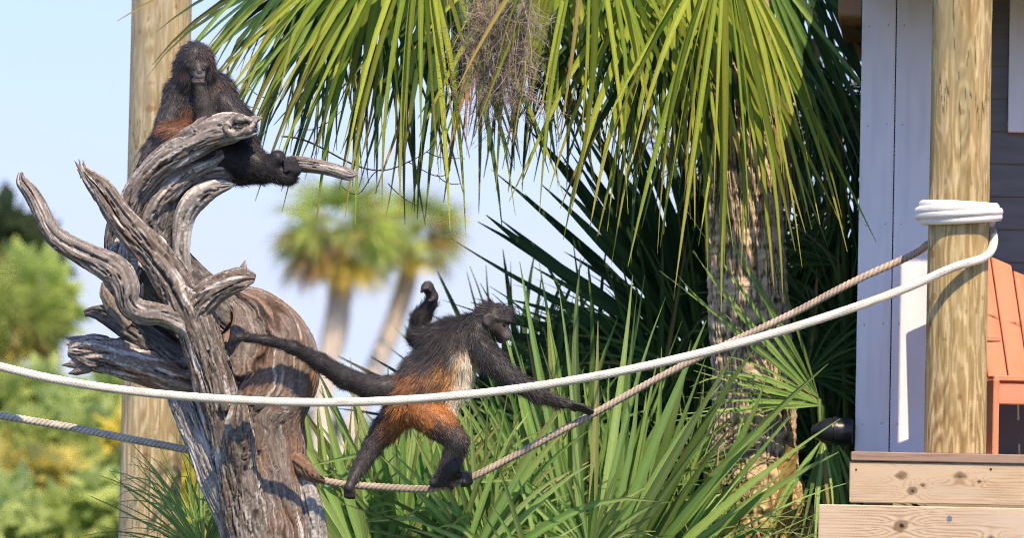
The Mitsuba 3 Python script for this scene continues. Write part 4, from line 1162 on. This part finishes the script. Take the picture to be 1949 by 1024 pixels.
SH = ((.05, .12, .04), (.16, .27, .08))
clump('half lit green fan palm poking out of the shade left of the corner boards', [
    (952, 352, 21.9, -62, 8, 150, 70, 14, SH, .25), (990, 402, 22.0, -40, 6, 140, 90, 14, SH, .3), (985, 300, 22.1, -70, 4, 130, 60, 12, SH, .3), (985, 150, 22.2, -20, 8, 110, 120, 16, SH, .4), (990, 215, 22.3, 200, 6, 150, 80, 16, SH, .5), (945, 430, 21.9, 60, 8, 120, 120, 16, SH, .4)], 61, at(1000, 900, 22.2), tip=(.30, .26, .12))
clump('half lit green fan palm low between the two ropes behind bright blades', [
    (770, 470, 22.15, -20, 12, 190, 110, 20, SH, .15), (700, 455, 22.2, -50, 12, 170, 100, 18, SH, .2), (825, 440, 22.15, -36, 12, 200, 80, 16, SH, .12), (640, 500, 21.9, -30, 8, 150, 110, 18, SH, .25)], 62, at(760, 900, 22.2), tip=(.20, .20, .09))
for n_, (u, v, Y, al, L) in enumerate(((908, 118, 21.25, 176, 135), (922, 150, 21.6, 184, 110), (560, 20, 21.2, 186, 150))):
    note(frond('palm_tree', at(u, v, Y), heading(al, 4), S0, L * Y / FOC, 16, 7, ((.26, .15, .09), (.42, .28, .19)), 900 + n_, droop=.5, fuse=.4, wide=1.4, tip=(.40, .30, .2), mat='dull_leaf_material', petiole=at(u, v - 60, Y)), 'dead brown folded frond')


def shrub(name, label, catg, u, v, Y, rx, rz, pal, n, leaf, seed, group=None, ry=None, trunk=True, lumps=7):
    """Leaves gathered in lumps round (u, v), radii in pixels; a short stem below."""
    rng = np.random.default_rng(seed)
    k = note(key(name), label, catg, group)
    s = Y / FOC
    c0 = at(u, v, Y)
    lc = rng.normal(size=(lumps, 3))
    lc = lc / np.linalg.norm(lc, axis=1, keepdims=True) * rng.uniform(.25, .8, (lumps, 1))
    lr = rng.uniform(.28, .52, lumps)
    w = rng.integers(0, lumps, n)
    d = unit(rng.normal(size=(n, 3))) * (rng.random((n, 1)) ** .4)
    p = (lc[w] + d * lr[w][:, None]) * np.array([rx * s, (ry or rx) * s, rz * s]) + c0
    p[:, 2] = np.maximum(p[:, 2], .03)
    a = unit(rng.normal(size=(n, 3)) + [0, -.2, -.3])
    b = unit(np.cross(a, rng.normal(size=(n, 3))))
    l = leaf * rng.uniform(.6, 1.3, (n, 1))
    V = np.stack([p, p + a * l * .5 + b * l * .22, p + a * l, p + a * l * .5 - b * l * .22], 1)
    i = np.arange(n)[:, None] * 4
    f = np.vstack([i + [0, 1, 2], i + [0, 2, 3]])
    tone = (rng.random(lumps)[w] * .6 + .4 * rng.random(n))
    col = mixc(pal[0], pal[1], tone)
    if len(pal) > 2:
        hit = (rng.random(lumps) < .3)[w]
        col[hit] = mixc(pal[2], pal[1], .4 * rng.random(hit.sum()))
    part(k, 'foliage', (V.reshape(-1, 3), f), 'far_leaf_material' if Y > 40 else 'dull_leaf_material', np.repeat(col, 4, 0), smooth=False)
    if trunk:
        g0 = np.array([c0[0], c0[1], -.05])
        vf, *_ = tube([g0, lerp(g0, c0, .6) + [.05, 0, 0], c0], [.10 * rx * s, .07 * rx * s, .03 * rx * s], 10, 8)
        part(k, 'trunk', vf, 'wood_material', (.2, .15, .11))
    return k


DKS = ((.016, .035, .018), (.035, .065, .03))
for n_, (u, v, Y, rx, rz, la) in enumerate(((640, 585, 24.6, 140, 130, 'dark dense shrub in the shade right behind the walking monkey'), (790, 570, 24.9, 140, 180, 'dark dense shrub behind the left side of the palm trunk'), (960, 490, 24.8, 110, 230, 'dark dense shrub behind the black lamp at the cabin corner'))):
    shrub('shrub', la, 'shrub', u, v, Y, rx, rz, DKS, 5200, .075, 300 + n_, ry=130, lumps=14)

# --- far, out of focus
FARG = ((.32, .46, .11), (.66, .78, .24))
FARY = ((.46, .40, .06), (.70, .56, .10))
FARB = ((.36, .22, .10), (.45, .30, .14))


def far_palm(label, u, v, Y, r, trunk_px, seed, n=26, skirt=8, pal=FARG):
    k = note(key('distant_palm'), label, 'palm tree')
    rng = np.random.default_rng(seed)
    C = at(u, v, Y)
    s = Y / FOC
    P = px(*[(a, b, Y) for a, b, _ in trunk_px])
    P[-1][2] = max(P[-1][2], -.2)
    vf, A, S, RR = tube(P, [q[2] * s for q in trunk_px], 14, 30, lambda A, S, R: R * .25 * (tex(np.cos(A) * 2, np.sin(A) * 2, S * 3) - .5))
    part(k, 'trunk', vf, 'wood_material', mixc((.58, .40, .24), (.74, .66, .56), sstep(0, S.max() * .5, S)))
    for n_ in range(n):
        th = 2.4 * n_ + rng.normal() * .2
        el = rng.uniform(-.5, 1.1)
        out = np.array([math.cos(th) * math.cos(el), math.sin(th) * math.cos(el), math.sin(el)])
        H = C + out * r * s * rng.uniform(.35, .5)
        frond(k, H, unit(out + [0, 0, -.35]), np.array([0, -.6, .6]) + .5 * out + .6 * rng.normal(size=3), r * s * .74, 165, 20, pal if rng.random() < .85 else FARB, seed * 9 + n_, mat='far_leaf_material', droop=.55, fuse=.35, petiole=C, m=5, wide=1.0)
    for n_ in range(skirt):
        th = rng.uniform(0, 6.28)
        H = C + np.array([math.cos(th) * .32, math.sin(th) * .32, -.38]) * r * s * rng.uniform(.8, 1.3)
        frond(k, H, unit(np.array([math.cos(th), math.sin(th), -1.2])), np.array([math.cos(th), math.sin(th), .6]), r * s * .55, 150, 16, FARY if n_ % 3 else FARB, seed * 9 + 70 + n_, droop=.9, fuse=.35, petiole=C, m=5, mat='dull_leaf_material')


far_palm('left of two blurred distant palms behind the walking monkey', 397, 264, 150.0, 82, [(398, 274, 9), (399, 330, 14), (392, 380, 16), (384, 420, 13), (376, 500, 12), (372, 590, 13)], 51, n=46, skirt=16)
far_palm('right of two blurred distant palms, with a pale slanting trunk', 488, 262, 152.0, 64, [(486, 280, 8), (474, 330, 12), (455, 385, 12), (436, 430, 11.5), (410, 500, 11), (388, 590, 11)], 52, n=38, skirt=9)
far_palm('blurred palm low at the left edge below the dark treetop', 20, 372, 90.0, 70, [(18, 375, 7), (10, 430, 9), (2, 480, 9), (-6, 590, 9)], 53, n=26, skirt=10, pal=((.14, .22, .05), (.30, .38, .09)))
far_palm('small blurred palm partly outside the left edge', -40, 330, 95.0, 70, [(-40, 335, 7), (-44, 430, 8), (-48, 590, 8)], 54, n=22, skirt=8)
shrub('distant_tree', 'dark blurred treetop at the far left edge', 'tree', 2, 300, 120.0, 52, 62, ((.06, .09, .045), (.13, .18, .085)), 3000, .9, 61, lumps=12)
shrub('distant_tree', 'bright green blurred tree below the dark treetop at the left', 'tree', 18, 345, 110.0, 66, 62, ((.28, .40, .09), (.54, .66, .20)), 3000, .8, 62, lumps=10)
BS = [(10, 480, 80, 110, 60, 0), (95, 500, 70, 90, 70, 1), (40, 560, 62, 120, 70, 2), (150, 545, 66, 90, 80, 3), (110, 600, 58, 100, 60, 4), (-40, 600, 57, 90, 70, 5), (200, 560, 72, 90, 90, 6), (-60, 500, 84, 80, 80, 7), (270, 580, 75, 90, 80, 8)]
LB = ['pale green blurred bush behind the pale left rope', 'light green blurred bush just left of the tall pole', 'green blurred bush with yellowish patches low at the left', 'yellow green blurred bush beside the foot of the tall pole', 'golden green blurred bush at the bottom left', 'blurred bush cut by the left edge near the bottom', 'blurred bush behind the tall pole', 'blurred bush outside the left edge', 'blurred bush behind the dead trunk']
for u, v, Y, rx, rz, n_ in BS:
    pal = [((.30, .40, .10), (.58, .68, .24)), ((.36, .48, .15), (.64, .74, .32)), ((.22, .30, .08), (.50, .58, .16), (.64, .56, .16)), ((.34, .40, .08), (.72, .72, .16), (.78, .66, .12))][n_ % 4]
    shrub('distant_bush', LB[n_], 'bush', u, v, Y, rx, rz, pal, 3200, .42, 400 + n_, lumps=11, trunk=False)
for n_, (u, Y, la) in enumerate(((350, 210, 'pale bluish green far bush at the foot of the two distant palms'), (450, 200, 'pale bluish green far bush behind the walking monkey'), (570, 205, 'pale bluish green far bush right of the walking monkey'))):
    shrub('distant_bush', la, 'bush', u, 515, Y, 75, 30, ((.11, .16, .10), (.20, .26, .16)), 1500, 1.0, 450 + n_, lumps=8, trunk=False)

# --- bare tree behind the cabin and a dry vine
def branches(p, d, L, r, depth, rng, out):
    n_ = 7
    t = np.linspace(0, 1, n_)
    side = rng.normal(size=3) * .18 * L
    C = p + d * (t * L)[:, None] + side * (t ** 2)[:, None]
    out.append((C, r, r * .62))
    if depth == 0:
        return
    for _ in range(3 if depth > 1 else 4):
        q = rng.uniform(.35, 1)
        branches(p + (C[-1] - p) * q, unit(d + rng.normal(size=3) * .62), L * rng.uniform(.5, .75), r * .55, depth - 1, rng, out)


note('bare_tree', 'leafless tree with fine grey branches seen between the fronds and the cabin', 'tree')
rng = np.random.default_rng(12)
b0 = at(985, 560, 27.0) * [1, 1, 0] + [0.2, 0, -.05]
(vb, fb), _ = threads(np.array([lerp(b0, at(985, 330, 27.0), q) for q in np.linspace(0, 1, 8)])[None], np.array([.09]), np.array([.06]), 10)
part('bare_tree', 'trunk', (vb, fb), 'wood_material', (.22, .19, .17))
for n_, al in enumerate((-28, -4, 14, 30)):
    out = []
    branches(at(985, 335, 27.0), heading(al, rng.uniform(-20, 20)), .95, .04, 4, rng, out)
    vf, _ = threads(np.array([q[0] for q in out]), np.array([q[1] for q in out]), np.array([q[2] for q in out]), 4)
    part('bare_tree', 'limb', vf, 'wood_material', (.26, .225, .20), smooth=False)
note('dry_vine', 'thin dark dry vine trailing under the fronds at the end of the long branch', 'vine')
VN = [[(330, 150), (380, 165), (430, 188), (455, 189), (478, 180), (500, 168), (512, 150)], [(452, 189), (430, 205), (424, 214), (400, 208)], [(478, 180), (500, 192), (520, 196), (528, 188)], [(430, 188), (432, 205)], [(512, 195), (532, 206), (540, 205)], [(500, 168), (520, 175), (545, 176)], [(455, 205), (470, 220), (490, 232)], [(350, 138), (360, 142), (380, 136), (400, 120)], [(290, 80), (300, 100), (320, 104), (330, 90)], [(270, 95), (285, 112), (310, 118)]]
for n_, l_ in enumerate(VN):
    P = px(*[(u, v, 21.0 + .02 * n_) for u, v in l_])
    vf, A, S, RR = tube(P, np.linspace(.0042 if n_ == 0 else .0026, .0016, len(P)), 6, 40, lambda A, S, R: R * .8 * (tex(np.cos(A), np.sin(A), S * 40) - .5))
    part('dry_vine', 'twig', vf, 'wood_material', (.06, .05, .045))
